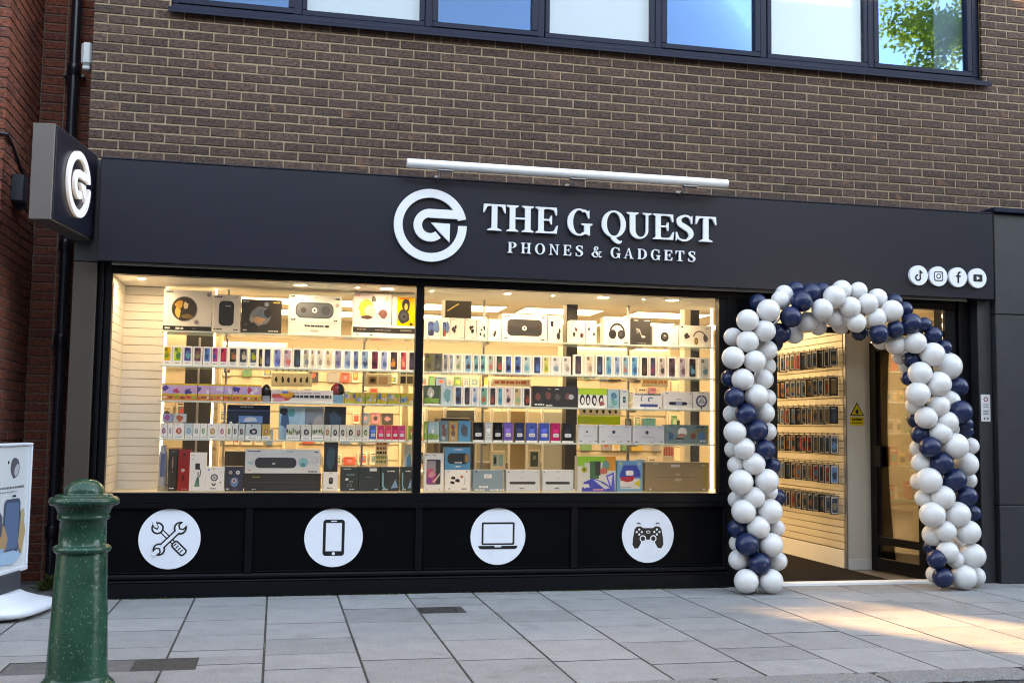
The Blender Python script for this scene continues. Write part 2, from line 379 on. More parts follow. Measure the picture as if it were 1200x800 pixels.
# ================================================================== BROWN BRICK BUILDING
bld = empty('brick_building', (2.5, 0, 3.2), 'dark brown brick upper storey with a long band of navy framed windows', 'building')
XW0, XW1 = -1.468, 9.2
WX0, WX1, WZ0, WZ1 = -.905, 6.245, 4.50, 6.05
mw = MB()
mw.box(XW0 + .006, XW1, .006, .30, 3.1, WZ0); mw.box(XW0 + .006, WX0, .006, .30, WZ0, WZ1); mw.box(WX1, XW1, .006, .30, WZ0, WZ1)
mw.box(XW0 + .006, XW1, .006, .30, WZ1, 8.4); mw.box(XW0 + .006, XW0 + .15, .30, 9, 0, 8.4); mw.box(XW1 - .3, XW1, .3, 9, 0, 8.4); mw.box(XW0, XW1, .0, 9, 8.4, 8.55)
wall = mw.build('wall', mortar_tan, bld)
ROW, RZ0 = .0755, 3.368
def brick_mesh(name, m, L_, hgt=.0645, dep=.03, c=.0045):
    s = MB(); v = []
    for (yy, e) in ((dep, 0), (c, 0), (0, c)):
        v += [(-L_ / 2 + e, yy, -hgt / 2 + e), (L_ / 2 - e, yy, -hgt / 2 + e), (L_ / 2 - e, yy, hgt / 2 - e), (-L_ / 2 + e, yy, hgt / 2 - e)]
    f = []
    for j in (0, 4):
        for k in range(4): f.append((j + k, j + (k + 1) % 4, j + 4 + (k + 1) % 4, j + 4 + k))
    f.append((8, 9, 10, 11)); s.idx(v, f)
    return s.mesh(name, m), (v, f)
BM_FULL, GEO_FULL = brick_mesh('brick', brick_brown, .2145)
BM_HALF, GEO_HALF = brick_mesh('half_brick', brick_brown, .1022)
rb = random.Random(3)
placed = []
for r in range(-2, 36):
    z = RZ0 + ROW * r + ROW / 2
    if z > 6.1: break
    x = XW0; first = True
    while x < 8.6:
        half = first and r % 2 != 0
        Lb = .1125 if half else .225
        cx = x + Lb / 2 - .005
        inside = (WX0 - .02 < cx < WX1 + .02) and z > WZ0 - .02
        # bricks cut at the opening
        if not inside:
            L0 = Lb - .0105
            a, b = cx - L0 / 2, cx + L0 / 2
            if z > WZ0 - .02 and a < WX0 < b: b = WX0
            if z > WZ0 - .02 and a < WX1 < b: a = WX1
            placed.append((a, b, z, half))
        elif z > WZ0 - .02:
            L0 = Lb - .0105; a, b = cx - L0 / 2, cx + L0 / 2
            if a < WX0 - .01: placed.append((a, WX0, z, half))
            if b > WX1 + .01: placed.append((WX1, b, z, half))
        x += Lb; first = False
vis = [p for p in placed if p[2] < 5.05]
vis.sort(key=lambda p: ((p[0] ** 2 + 8.5 ** 2 + (p[2] - 1.3) ** 2)))
near = set(id(p) for p in vis[:290])
rest = MB(); rest_r = []
for p in placed:
    a, b, z, half = p; L_ = b - a; full = abs(L_ - .2145) < .004; hf = abs(L_ - .102) < .004
    jy = rb.uniform(-.0022, .0022); ry = rb.uniform(-.004, .004); jz = rb.uniform(-.0012, .0012)
    if id(p) in near and L_ > .03:
        o = bpy.data.objects.new('brick', BM_FULL if L_ > .15 else BM_HALF); C.objects.link(o)
        o.location = ((a + b) / 2, jy, z + jz); o.rotation_euler = (0, ry, 0)
        o.scale.x = L_ / (.2145 if L_ > .15 else .1022)
        attach(o, wall)
    elif L_ > .02:
        v, f = GEO_FULL; sc = L_ / .2145
        rest.idx([((a + b) / 2 + q[0] * sc, q[1] + jy, z + jz + q[2] + q[0] * ry) for q in v], f); rest_r += [rb.random()] * len(f)
rest.build('brickwork', brick_brown, wall, kind='stuff', rnd=rest_r)
# reveal bricks at the right-hand jamb of the window band
s = MB(); s.box(WX1 + .0, WX1 + .004, .035, .20, WZ0, WZ1); s.build('window_reveal', brick_brown, bld)

# upper windows: seven lights
panes = [(-.80, -.009, 1), (.14, 1.052, 0), (1.201, 1.998, 1), (2.154, 3.05, 0), (3.198, 4.017, 1), (4.179, 5.077, 0), (5.222, 6.125, 1)]
PZ0, PZ1 = 4.622, 5.93
s = MB()
s.bbox(WX0 + .002, WX1 - .002, .045, .13, 4.505, 4.575, .004)                 # bottom rail
s.bbox(WX0 + .002, WX1 - .002, .045, .13, 5.98, 6.048, .004)
s.bbox(WX0 + .002, WX0 + .06, .047, .128, 4.576, 5.979, .004); s.bbox(WX1 - .065, WX1 - .002, .047, .128, 4.576, 5.979, .004)
for a, b in zip(panes[:-1], panes[1:]):
    cx = (a[1] + b[0]) / 2; s.bbox(cx - .030, cx + .030, .047, .128, 4.576, 5.979, .004)
s.build('window_frame', navyframe_m, bld)
s = MB(); s.bbox(WX0 - .012, WX1 + .06, -.055, .044, 4.492, 4.512, .004); s.box(WX0 - .012, WX1 + .06, -.054, -.046, 4.470, 4.495); s.build('window_sill', navyframe_m, bld)
for i, (a, b, op) in enumerate(panes):
    wx = empty('window', ((a + b) / 2, .06, PZ0)); attach(wx, bld)
    WORLD[wx.name] = Matrix.Identity(4); wx.location = (0, 0, 0)
    s = MB(); t = .048 if op else .040; d0 = .036 if op else .05
    if op:
        for q in ((a - t, b + t, PZ0 - .046, PZ0), (a - t, b + t, PZ1, PZ1 + .046)): s.bbox(q[0], q[1], d0, .11, q[2], q[3], .004)
        for q in ((a - t, a), (b, b + t)): s.bbox(q[0], q[1], d0 + .001, .109, PZ0 + .001, PZ1 - .001, .004)
    else:
        for q in ((a - t, b + t, PZ0 - .046, PZ0), (a - t, b + t, PZ1, PZ1 + .046)): s.bbox(q[0], q[1], d0, .11, q[2], q[3], .004)
        for q in ((a - t, a), (b, b + t)): s.bbox(q[0], q[1], d0 + .001, .109, PZ0 + .001, PZ1 - .001, .004)
    s.build('sash', navyframe_m, wx)
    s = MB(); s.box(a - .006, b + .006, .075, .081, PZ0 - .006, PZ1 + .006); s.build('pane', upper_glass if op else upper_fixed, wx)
    if not op:
        s = MB(); s.box(a - .03, b + .03, .16, .165, PZ0 - .04, PZ1 + .04); s.build('blind', blind_m, wx)
    if i == 6:
        s = MB(); s.box(5.86, 6.17, .16, .165, PZ0 - .04, PZ1 + .04); s.build('blind', blind_m, wx)
# office behind the upper windows
s = MB(); s.box(XW0 + .31, XW1 - .31, .32, 8.9, 3.45, 3.5); s.box(XW0 + .31, XW1 - .31, .32, 8.9, 6.2, 6.25); s.box(XW0 + .31, XW1 - .31, 5.0, 5.05, 3.5, 6.2)
s.build('office_room', mat('office_grey', (.30, .31, .33), .8), bld)

# ================================================================== SHOPFRONT
shop = empty('shopfront', (2.4, -.05, 0), 'black shopfront with a wide sign fascia, big display window and open doorway', 'shopfront')
FX0, FX1, FZ0, FZ1, FY = -1.333, 6.172, 2.485, 3.250, -.20
s = MB(); s.bbox(FX0, FX1, FY, .03, FZ0, FZ1, .004); fascia = s.build('fascia', fascia_m, shop)
s = MB(); s.bbox(FX0 - .001, FX1 + .003, FY - .004, FY + .05, FZ1 + .001, FZ1 + .012, .002); s.build('top_trim', fascia_m, fascia)
s = MB(); s.box(FX0 + .10, FX1 - .25, -.165, -.15, 2.462, 2.484); s.build('shutter_slot', mat('slot_grey', (.14, .13, .11), .5), fascia)
# --- lettering
def emit_glyphs(polys, x, z, sx, sz, mb, y, th):
    for i, p in enumerate(polys):
        mb.poly([(x + q[0] * sx, z + q[1] * sz) for q in p], y - th - .0005 * i, y)
def stemserif(cx, w, z0=0., z1=1., sw=None, th=.055, bot=True, top=True):
    sw = sw or w * 2.1; o = [rect(cx - w / 2, z0, cx + w / 2, z1)]
    if bot: o.append([(cx - sw / 2, z0), (cx + sw / 2, z0), (cx + sw / 2, z0 + th * .7), (cx + w / 2, z0 + th * 1.9), (cx - w / 2, z0 + th * 1.9), (cx - sw / 2, z0 + th * .7)])
    if top: o.append([(cx - sw / 2, z1), (cx - sw / 2, z1 - th * .7), (cx - w / 2, z1 - th * 1.9), (cx + w / 2, z1 - th * 1.9), (cx + sw / 2, z1 - th * .7), (cx + sw / 2, z1)])
    return o
def gl_T(w):
    return stemserif(.5 * w, .2, 0, 1, .5, top=False) + [rect(.03 * w, .93, .97 * w, 1.0), [(.0, .68), (.035, .68), (.14, .90), (.30 * w, .94), (.30 * w, 1.0), (.02, 1.0)], [(w, .68), (w - .035, .68), (w - .14, .90), (.70 * w, .94), (.70 * w, 1.0), (w - .02, 1.0)]]
def gl_H(w):
    return stemserif(.2, .2, sw=.42) + stemserif(w - .2, .2, sw=.42) + [rect(.25, .475, w - .25, .54)]
def gl_E(w):
    return stemserif(.2, .2, sw=.40) + [rect(.1, .935, w - .02, 1.0), rect(.1, 0, w - .02, .065), rect(.2, .485, w - .24, .545),
            [(w - .02, 1.0), (w - .01, .70), (w - .045, .70), (w - .13, .90), (w - .30, .94), (w - .30, 1.0)],
            [(w - .02, 0), (w + .02, .31), (w - .02, .31), (w - .13, .10), (w - .30, .06), (w - .30, 0)],
            [(w - .20, .68), (w - .20, .35), (w - .235, .35), (w - .29, .47), (w - .36, .515), (w - .29, .56), (w - .235, .68)]]
def gl_O(w):
    return [ringseg(w / 2, .5, w / 2, w / 2 - .19, 90, 270, 26, .525, .46), ringseg(w / 2, .5, w / 2, w / 2 - .19, -90, 90, 26, .525, .46)]
def gl_Q(w):
    tail = spline([(w * .40, .0, .10), (w * .50, -.06, .16), (w * .60, -.15, .15), (w * .74, -.20, .11), (w * .83, -.14, .03)], 6)
    return gl_O(w) + [stroke([(q[0], q[1]) for q in tail], [q[2] for q in tail])]
def gl_G(w):
    return [ringseg(w * .50, .5, w * .50, w * .50 - .2, 55, 305, 36, .525, .46),
            [(w * .93, .985), (w * .93, .66), (w * .89, .66), (w * .80, .86), (w * .62, .95), (w * .74, 1.0), (w * .86, .93)],
            rect(w * .72, .06, w * .72 + .2, .43), [(w * .60, .455), (w * 1.06, .455), (w * 1.06, .405), (w * .72 + .2, .37), (w * .72, .37), (w * .60, .405)],
            [(w * .72, .09), (w * .72 + .2, .13), (w * .72 + .2, .0), (w * .72 + .155, .0)], [(w * .62, -.012), (w * .78, .055), (w * .78, .16), (w * .66, .055)]]
def gl_U(w):
    return stemserif(.2, .2, .30, 1, .42, bot=False) + stemserif(w - .17, .085, .30, 1, .32, bot=False) + [arc(.1 + (w - .2275) / 2, .32, (w - .2275) / 2, .345, 180, 360, 28) + arc(.3 + (w - .5125) / 2, .32, (w - .5125) / 2, .265, 360, 180, 28)]
def gl_S(w):
    p = spline([(w * .86, .80, .06), (w * .72, .945, .075), (w * .48, .975, .08), (w * .22, .86, .15), (w * .24, .67, .19), (w * .50, .54, .21), (w * .76, .40, .20), (w * .83, .22, .17), (w * .66, .05, .09), (w * .42, .012, .075), (w * .20, .07, .07), (w * .10, .22, .05)], 6)
    return [stroke([(q[0], q[1]) for q in p], [q[2] for q in p]), [(w * .90, 1.0), (w * .90, .68), (w * .85, .68), (w * .76, .86), (w * .82, .93)], [(w * .04, -.02), (w * .04, .33), (w * .09, .33), (w * .18, .14), (w * .12, .06)]]
def gl_P(w):
    return stemserif(.2, .2, sw=.42, top=False) + [rect(.03, .945, .45, 1.0), ringseg(.42, .74, w - .44, w - .64, -90, 90, 20, .26, .205), rect(.25, .48, .43, .535), rect(.25, .945, .43, 1.0)]
def gl_D(w):
    return stemserif(.2, .2, sw=.40, top=False, bot=False) + [rect(.03, .945, .45, 1.0), rect(.03, 0, .45, .055), ringseg(.38, .5, w - .38, w - .58, -90, 90, 26, .5, .445)]
def gl_N(w):
    return stemserif(.17, .085, sw=.34, top=False) + stemserif(w - .15, .085, sw=.34, bot=False) + [[(.03, 1.0), (.27, 1.0), (w - .11, .0), (w - .19, .0), (.15, .93), (.03, .955)]]
def gl_A(w):
    return [[(w * .47, 1.0), (w * .58, 1.0), (w * .92, .03), (w * .70, .03)], [(w * .50, 1.0), (w * .50, .86), (w * .18, .03), (w * .10, .03)], rect(w * .26, .29, w * .70, .345), rect(-.02, 0, .30 * w, .05), rect(w * .62, 0, w * 1.02, .05)]
def gl_amp(w):
    p = spline([(w * .98, .08, .07), (w * .80, .02, .11), (w * .55, .33, .19), (w * .30, .68, .15), (w * .30, .88, .10), (w * .45, .98, .08), (w * .58, .86, .10), (w * .50, .68, .08), (w * .20, .44, .10), (w * .08, .24, .17), (w * .25, .03, .11), (w * .50, .02, .08), (w * .72, .22, .07), (w * .84, .48, .06)], 6)
    return [stroke([(q[0], q[1]) for q in p], [q[2] for q in p]), rect(w * .70, .49, w * 1.0, .54)]
GL = {'T': (gl_T, .80), 'H': (gl_H, .95), 'E': (gl_E, .80), 'G': (gl_G, .84), 'Q': (gl_Q, .92), 'U': (gl_U, .90), 'S': (gl_S, .70), 'P': (gl_P, .74), 'O': (gl_O, .88), 'N': (gl_N, .92), 'D': (gl_D, .86), 'A': (gl_A, .86), '&': (gl_amp, .86)}
def word_line(spec, z, h, y, th, name):
    for ch, x0, x1 in spec:
        fn, w0 = GL[ch]; s = MB(); emit_glyphs(fn(w0), x0, z, (x1 - x0) / w0, h, s, y, th)
        s.build(name, white_sign, fascia)
def px_spec(chars, y, Yp): return [(ch, at(a, y, Yp).x, at(b, y, Yp).x) for ch, a, b in chars]
LY = FY - .012
def cr1(x): return 450 + x / 5.714
def cr2(x): return 650 + x / 5.714
title = [('T', cr1(664), cr1(815)), ('H', cr1(823), cr1(1000)), ('E', cr1(1016), cr1(1160)), ('G', cr2(86), cr2(243)), ('Q', cr2(316), cr2(477)), ('U', cr2(486), cr2(650)),
         ('E', cr2(660), cr2(796)), ('S', cr2(808), cr2(935)), ('T', cr2(943), cr2(1083))]
word_line(px_spec(title, 262, LY - .02), 2.857, .212, LY, .022, 'letter')
sub = [('P', cr1(828), cr1(888)), ('H', cr1(918), cr1(984)), ('O', cr1(1012), cr1(1078)), ('N', cr1(1105), cr1(1172)), ('E', cr2(58), cr2(110)), ('S', cr2(140), cr2(192)), ('&', cr2(250), cr2(316)),
       ('G', cr2(376), cr2(438)), ('A', cr2(464), cr2(527)), ('D', cr2(554), cr2(617)), ('G', cr2(645), cr2(705)), ('E', cr2(734), cr2(787)), ('T', cr2(810), cr2(868)), ('S', cr2(894), cr2(945))]
word_line(px_spec(sub, 296, LY - .015), 2.686, .086, LY, .016, 'small_letter')
def logo_polys():
    return [ringseg(0, 0, 1, .765, 12, 190, 44), ringseg(0, 0, 1, .765, 190, 361.5, 44),
            [(-.03, .449), (.63, .449), (.80, .208), (-.03, .208)], [(.60, .449), (.655, .40), (.978, .208), (.70, .208)],
            ringseg(-.015, 0, .449, .22, 90, 312, 36),
            [(.016, .073), (.535, .065), (.527, -.445), (.365, -.29), (.215, -.145)]]
s = MB()
for i, p in enumerate(logo_polys()): s.poly([(1.135 + q[0] * .288, 2.872 + q[1] * .288) for q in p], LY - .024 - .0005 * i, LY)
s.build('logo_emblem', white_sign, fascia)
# social badges
def badge(cx, cz, R, kind):
    s = MB(); s.poly(arc(cx, cz, R, R, 0, 360, 40)[:-1], FY - .028, FY - .0, mi=0)
    y = FY - .0295; u = R
    def bl(p, k=0, c=1): s.poly([(cx + q[0] * u, cz + q[1] * u) for q in p], y - .0006 * k, y, mi=c)
    if kind == 'note':
        bl(rect(.06, -.28, .22, .52)); bl(ringseg(-.1, -.24, .34, .18, 90, 270, 16), 1); bl(ringseg(-.1, -.24, .34, .18, -90, 5, 12), 2); bl(ringseg(.40, .52, .34, .18, 180, 270, 12), 3)
    elif kind == 'camera':
        o = rrect(-.5, -.5, .5, .5, .2); bl(o); bl(rrect(-.40, -.40, .40, .40, .14), 1, 0); bl(arc(0, 0, .27, .27, 0, 360, 20)[:-1], 2); bl(arc(0, 0, .17, .17, 0, 360, 20)[:-1], 3, 0); bl(arc(.27, .27, .06, .06, 0, 360, 10)[:-1], 4)
    elif kind == 'letter_f':
        bl(rect(-.1, -.6, .09, .28)); bl(rect(-.28, .02, .28, .17), 1); bl(ringseg(.26, .24, .36, .17, 90, 180, 12), 2)
    else:
        bl(rrect(-.52, -.37, .52, .37, .12)); bl([(-.14, -.20), (.24, 0), (-.14, .20)], 1, 0)
    return s
for k_, px_ in (('note', 1077), ('camera', 1100), ('letter_f', 1123), ('play', 1146)):
    p = at(px_, 324.6, FY - .03); o = badge(p.x, 2.664, .087, k_).build('social_badge', [white_sign, ink], shop)
    o['label'] = {'note': 'round white badge with a black musical note', 'camera': 'round white badge with a black camera outline', 'letter_f': 'round white badge with a black letter f', 'play': 'round white badge with a black play button'}[k_]
# --- pilasters and frame
s = MB(); s.bbox(-1.515, -1.345, -.08, .3, 0.0, 2.486, .004); s.build('pilaster', bronze_m, shop)
s = MB(); s.bbox(-1.515, -1.338, -.08, .3, 2.492, 3.262, .004); s.build('pilaster_head', clad_m, shop)
s = MB(); s.box(-1.342, -1.32, -.02, .1, 0, 2.484); s.bbox(-1.32, -1.295, -.075, .02, 0, 2.483, .003); s.box(-1.294, -1.287, -.03, .02, 0, 2.483); s.bbox(-1.286, -1.236, -.058, .02, .62, 2.483, .003)
s.build('shutter_guide', black_m, shop)
GX = (-1.236, 1.058, 1.122, 3.632); GZ0, GZ1 = .774, 2.411
s = MB()
s.bbox(-1.285, 3.70, -.055, .03, GZ1, 2.483, .003); s.bbox(-1.285, 3.70, -.060, .04, .700, GZ0, .003)
s.bbox(GX[1], GX[2], -.057, .03, GZ0 + .001, GZ1 - .001, .003); s.bbox(GX[3], 3.70, -.058, .03, GZ0 + .001, GZ1 - .001, .003)
win = s.build('window_frame', black_m, shop)
for a, b in ((GX[0], GX[1]), (GX[2], GX[3])):
    s = MB(); s.box(a - .01, b + .01, -.012, -.004, GZ0 - .01, GZ1 + .01); s.build('window_pane', shop_glass, shop)
# --- stall riser
s = MB(); s.box(-1.285, 3.70, -.030, .03, .0, .70); s.build('riser_backing', riser_m, shop)
RX = [-1.285, at(291, 640, -.05).x, at(490.5, 640, -.05).x, at(673, 640, -.05).x, 3.70]
s = MB(); s.bbox(-1.285, 3.70, -.060, -.028, .660, .699, .003); s.bbox(-1.285, 3.70, -.066, -.028, .128, .172, .014)
for i in range(5):
    c = RX[i]; hw = .028
    a, b = (c, c + .035) if i == 0 else ((c - .035, c) if i == 4 else (c - hw, c + hw))
    s.bbox(a, b, -.058, -.028, .173, .659, .003)
s.build('riser_frame', black_m, shop)
for i in range(4):
    a, b = RX[i] + .036, RX[i + 1] - .036
    s = MB(); s.box(a, b, -.034, -.0302, .175, .657); s.bbox(a, b, -.050, -.0345, .1735, .190, .007); s.build('riser_panel', riser_m, shop)
s = MB(); s.bbox(-1.30, 3.71, -.075, -.026, -.03, .112, .005); s.bbox(-1.30, 3.71, -.078, -.026, .1125, .1275, .006); s.build('plinth', mat('plinth_paint', (.0035, .0038, .0055), .42, spec=.15, var=.5, nscale=12, bump=.15, bscale=40), shop)
# --- riser discs with pictograms
def disc(cx, cz, R, kind):
    s = MB(); s.poly(arc(cx, cz, R, R, 0, 360, 56)[:-1], -.0372, -.0342, mi=0)
    d = s.build('round_sign', white_disc, shop); s = MB(); y = -.0374; cnt = [0]
    def bl(p, c=0):
        cnt[0] += 1; s.poly([(cx + q[0] * R, cz + q[1] * R) for q in p], y - .00025 * cnt[0], y, mi=c, sides=False)
    def rot(p, a, o=(0, 0)):
        ca, sa = math.cos(rad(a)), math.sin(rad(a)); return [(o[0] + q[0] * ca - q[1] * sa, o[1] + q[0] * sa + q[1] * ca) for q in p]
    if kind == 'phone':
        bl(rrect(-.37, -.62, .37, .62, .11)); bl(rect(-.27, -.46, .27, .50), 1); bl(rrect(-.1, .545, .1, .585, .015), 1); bl(arc(0, -.54, .055, .055, 0, 360, 16)[:-1], 1)
    elif kind == 'laptop':
        bl(rrect(-.60, -.30, .60, .50, .06)); bl(rect(-.53, -.24, .53, .43), 1); bl([(-.72, -.33), (.72, -.33), (.68, -.42), (.60, -.45), (-.60, -.45), (-.68, -.42)]); bl(rect(-.12, -.38, .12, -.335), 1)
    elif kind == 'pad':
        bl([(-.52, .22), (-.44, .31), (-.30, .33), (-.18, .26), (.18, .26), (.30, .33), (.44, .31), (.52, .22), (.58, -.10), (.60, -.34), (.52, -.48), (.38, -.47), (.28, -.30), (.24, -.16), (-.24, -.16), (-.28, -.30), (-.38, -.47), (-.52, -.48), (-.60, -.34), (-.58, -.10)])
        for sx in (-1, 1):
            for dx, dz in ((0, .09), (0, -.09), (.1, 0), (-.1, 0)): bl(arc(sx * .34 + dx, .12 + dz, .042, .042, 0, 360, 10)[:-1], 1)
            bl(arc(sx * .20, -.12, .125, .125, 0, 360, 20)[:-1], 1); bl(arc(sx * .20, -.12, .085, .085, 0, 360, 18)[:-1])
            bl(ringseg(sx * .36, .38, .085, .05, 20, 160, 8))
        bl(arc(0, .12, .085, .055, 0, 360, 14)[:-1], 1); bl(arc(0, .12, .055, .03, 0, 360, 14)[:-1])
    else:
        # screwdriver handle and ring spanner, then the open spanner across it
        def spanner_head(o, a, sc):
            bl([(o[0] + q[0] * sc, o[1] + q[1] * sc) for q in arc(0, 0, .215, .215, 0, 360, 24)[:-1]])
            bl([(o[0] + q[0] * sc, o[1] + q[1] * sc) for q in arc(0, 0, .155, .155, 0, 360, 24)[:-1]], 1)
            bl(rot([(q[0] * sc, q[1] * sc) for q in [(-.125, .19), (-.125, .02), (0, -.06), (.125, .02), (.125, .19)]], a, o))
            bl(rot([(q[0] * sc, q[1] * sc) for q in [(-.075, .30), (-.075, .05), (0, .0), (.075, .05), (.075, .30)]], a, o), 1)
        bl(rot(rect(-.075, -.35, .075, .45), 45)); bl(rot(rect(-.035, -.35, .035, .45), 45), 1)
        bl(arc(-.40, .36, .205, .205, 0, 360, 24)[:-1]); bl(arc(-.40, .36, .145, .145, 0, 360, 24)[:-1], 1)
        bl([(-.60, .60), (-.52, .36), (-.40, .30), (-.36, .40), (-.44, .58)]); bl([(-.62, .66), (-.50, .40), (-.41, .36), (-.40, .42), (-.50, .66)], 1)
        bl(rot(rrect(-.145, -.72, .145, -.16, .1), 45)); bl(rot(rrect(-.09, -.67, .09, -.21, .06), 45), 1)
        for zz in (-.58, -.48, -.38, -.28): bl(rot(rect(-.075, zz, .055, zz + .04), 45))
        bl(rot(rect(-.10, -.45, .10, .40), -45)); 
        spanner_head((.33, .36), -45, 1.0); spanner_head((-.33, -.34), 135, .95)
        bl(rot(rect(-.05, -.42, .05, .42), -45), 1)
    s.build('pictogram', [ink, white_disc], d)
    return d
for cx, kind, lab in ((-.756, 'tools', 'white disc with crossed spanner and screwdriver pictogram'), (.458, 'phone', 'white disc with mobile phone pictogram'), (1.754, 'laptop', 'white disc with laptop pictogram'), (3.013, 'pad', 'white disc with game controller pictogram')):
    disc(cx, .432, .2235, kind)['label'] = lab
# --- door pier, door frame, right hand pilaster
s = MB(); s.bbox(3.702, 4.12, -.045, .10, 0, 2.484, .004); s.build('door_pier', black_m, shop)
s = MB(); s.bbox(3.80, 4.04, -.052, -.044, .70, 2.40, .003); s.bbox(3.80, 4.04, -.052, -.044, .14, .64, .003); s.build('pier_panel', riser_m, shop)
s = MB(); s.bbox(4.121, 5.90, -.02, .06, 2.40, 2.484, .004); s.bbox(4.121, 4.18, -.02, .06, 0, 2.399, .003); s.bbox(5.80, 5.90, -.02, .06, 0, 2.399, .003); s.bbox(4.181, 5.799, -.015, .055, 2.16, 2.21, .003)
s.bbox(5.66, 5.74, -.018, .058, 0, 2.159, .003)
s.build('door_frame', black_m, shop)
s = MB(); s.box(4.181, 5.799, .015, .022, 2.211, 2.399); s.box(5.741, 5.799, .015, .022, 0, 2.159); s.build('transom_pane', shop_glass, shop)
s = MB(); s.bbox(5.901, 6.07, -.0, .3, 0, 2.484, .004); s.bbox(5.93, 5.96, -.03, -.002, 0, 2.484, .003); s.build('dark_jamb', black_m, shop)
s = MB(); s.bbox(6.072, 6.205, -.10, .3, 0, 2.484, .004); s.build('pilaster', clad_m, shop)
s = MB(); s.bbox(4.12, 5.80, -.055, .06, -.005, .022, .004); s.build('threshold', mat('threshold_aluminium', (.82, .82, .82), .4), shop)
# plate with symbols on the right hand pilaster
s = MB(); s.bbox(6.084, 6.178, -.108, -.1005, 1.408, 1.648, .003, (.62, .62, .62))
s.poly(arc(6.131, 1.605, .022, .022, 0, 360, 16)[:-1], -.1092, -.108, (.25, .03, .03)); s.poly(arc(6.131, 1.605, .013, .013, 0, 360, 16)[:-1], -.1096, -.108, (.6, .6, .6))
for q in (1.555, 1.535, 1.50, 1.485, 1.47): s.poly(rect(6.105, q, 6.157, q + .007), -.1092, -.108, (.12, .12, .13))
for q in (6.108, 6.14): s.poly(rect(q, 1.425, q + .015, 1.445), -.1092, -.108, (.1, .1, .1))
s.build('notice_plate', print_m, shop, label='small white plate with red ring symbol')
# --- opened door leaf
HX, HY = 5.655, .075; d_ = Vector((5.535 - HX, .77 - HY)); DL = d_.length; ang = math.atan2(d_.y, d_.x)
leaf = empty('door', (HX, HY, 0)); attach(leaf, shop)
leaf.matrix_parent_inverse = Matrix.Translation((-2.4, .05, 0)); leaf.location = (HX, HY, 0.0); leaf.rotation_euler = (0, 0, ang)
def leafpart(name, s, m):
    o = bpy.data.objects.new(name, s.mesh(name, m)); C.objects.link(o); o.parent = leaf; return o
s = MB(); s.bbox(.003, .085, -.022, .022, .012, 2.15, .003); s.bbox(DL - .085, DL, -.022, .022, .012, 2.15, .003); s.bbox(.086, DL - .086, -.021, .021, .012, .13, .003); s.bbox(.086, DL - .086, -.021, .021, 2.07, 2.149, .003)
s.bbox(.086, DL - .086, -.019, .019, .26, .33, .003); leafpart('leaf_frame', s, black_m)
s = MB(); s.box(.08, DL - .08, -.004, .004, .125, 2.075); leafpart('pane', s, shop_glass)
s = MB(); s.tube([(DL - .05, -.075, .62), (DL - .05, -.075, 1.55)], .014, 10); s.tube([(DL - .05, -.02, .72), (DL - .05, -.075, .72)], .009, 8); s.tube([(DL - .05, -.02, 1.45), (DL - .05, -.075, 1.45)], .009, 8); leafpart('pull_handle', s, black_m)
s = MB(); s.bbox(DL - .17, DL - .075, .022, .05, .98, 1.17, .005); s.bbox(DL - .17, DL - .075, -.05, -.022, .98, 1.17, .005); leafpart('lock_case', s, black_m)

# --- neighbouring grey cladding on the right
cl = empty('clad_panelling', (6.9, -.1, 0), 'dark grey metal cladding panels beside the doorway pilaster', 'cladding')
for (z0, z1) in ((0, .676), (.682, 2.358), (2.364, 3.268)):
    for (x0, x1) in ((6.212, 7.62), (7.626, 9.1)):
        s = MB(); s.bbox(x0, x1, -.16, .01, z0, z1, .005); s.build('panel', clad_m, cl)
s = MB(); s.bbox(6.19, 9.15, -.205, .01, 3.272, 3.315, .004); s.build('capping', navyframe_m, cl)
s = MB(); s.box(6.214, 9.1, -.14, .011, 0, 3.27); s.build('backing', black_m, cl)

# ================================================================== SIGN LIGHT
tl = empty('sign_light', (2.25, -.35, 3.25), 'long white tubular sign light on short brackets above the fascia', 'light')
LX0, LX1, LYc, LZ = .925, 3.575, -.36, 3.325
s = MB(); s.tube([(LX0, LYc, LZ), (LX1, LYc, LZ)], .036, 20); o = s.build('lamp_body', lamp_metal, tl)
s = MB(); s.box(LX0 + .03, LX1 - .03, LYc + .026, LYc + .038, LZ - .020, LZ - .006); s.build('diffuser', tube_m, tl)
for px_ in (516, 672, 804):
    x = at(px_, 208, -.36).x
    s = MB(); s.tube([(x, LYc + .02, LZ - .03), (x, LYc + .06, LZ - .075), (x, FY + .03, FZ1 - .0)], .009, 8); s.bbox(x - .02, x + .02, FY + .005, FY + .055, FZ1 + .006, FZ1 + .03, .003); s.bbox(x - .025, x + .10, LYc - .02, LYc + .03, LZ - .046, LZ - .034, .002)
    s.build('bracket', steel, tl)

# ================================================================== PROJECTING SIGN
sg = empty('projecting_sign', (-1.375, -.085, 2.642), 'square dark box sign with a lit white emblem projecting from the wall', 'sign')
sg.rotation_euler = (0, 0, rad(-90 - 9.0)); SL, SH = .86, .655
def signpart(name, s, m):
    o = bpy.data.objects.new(name, s.mesh(name, m)); C.objects.link(o); o.parent = sg; return o
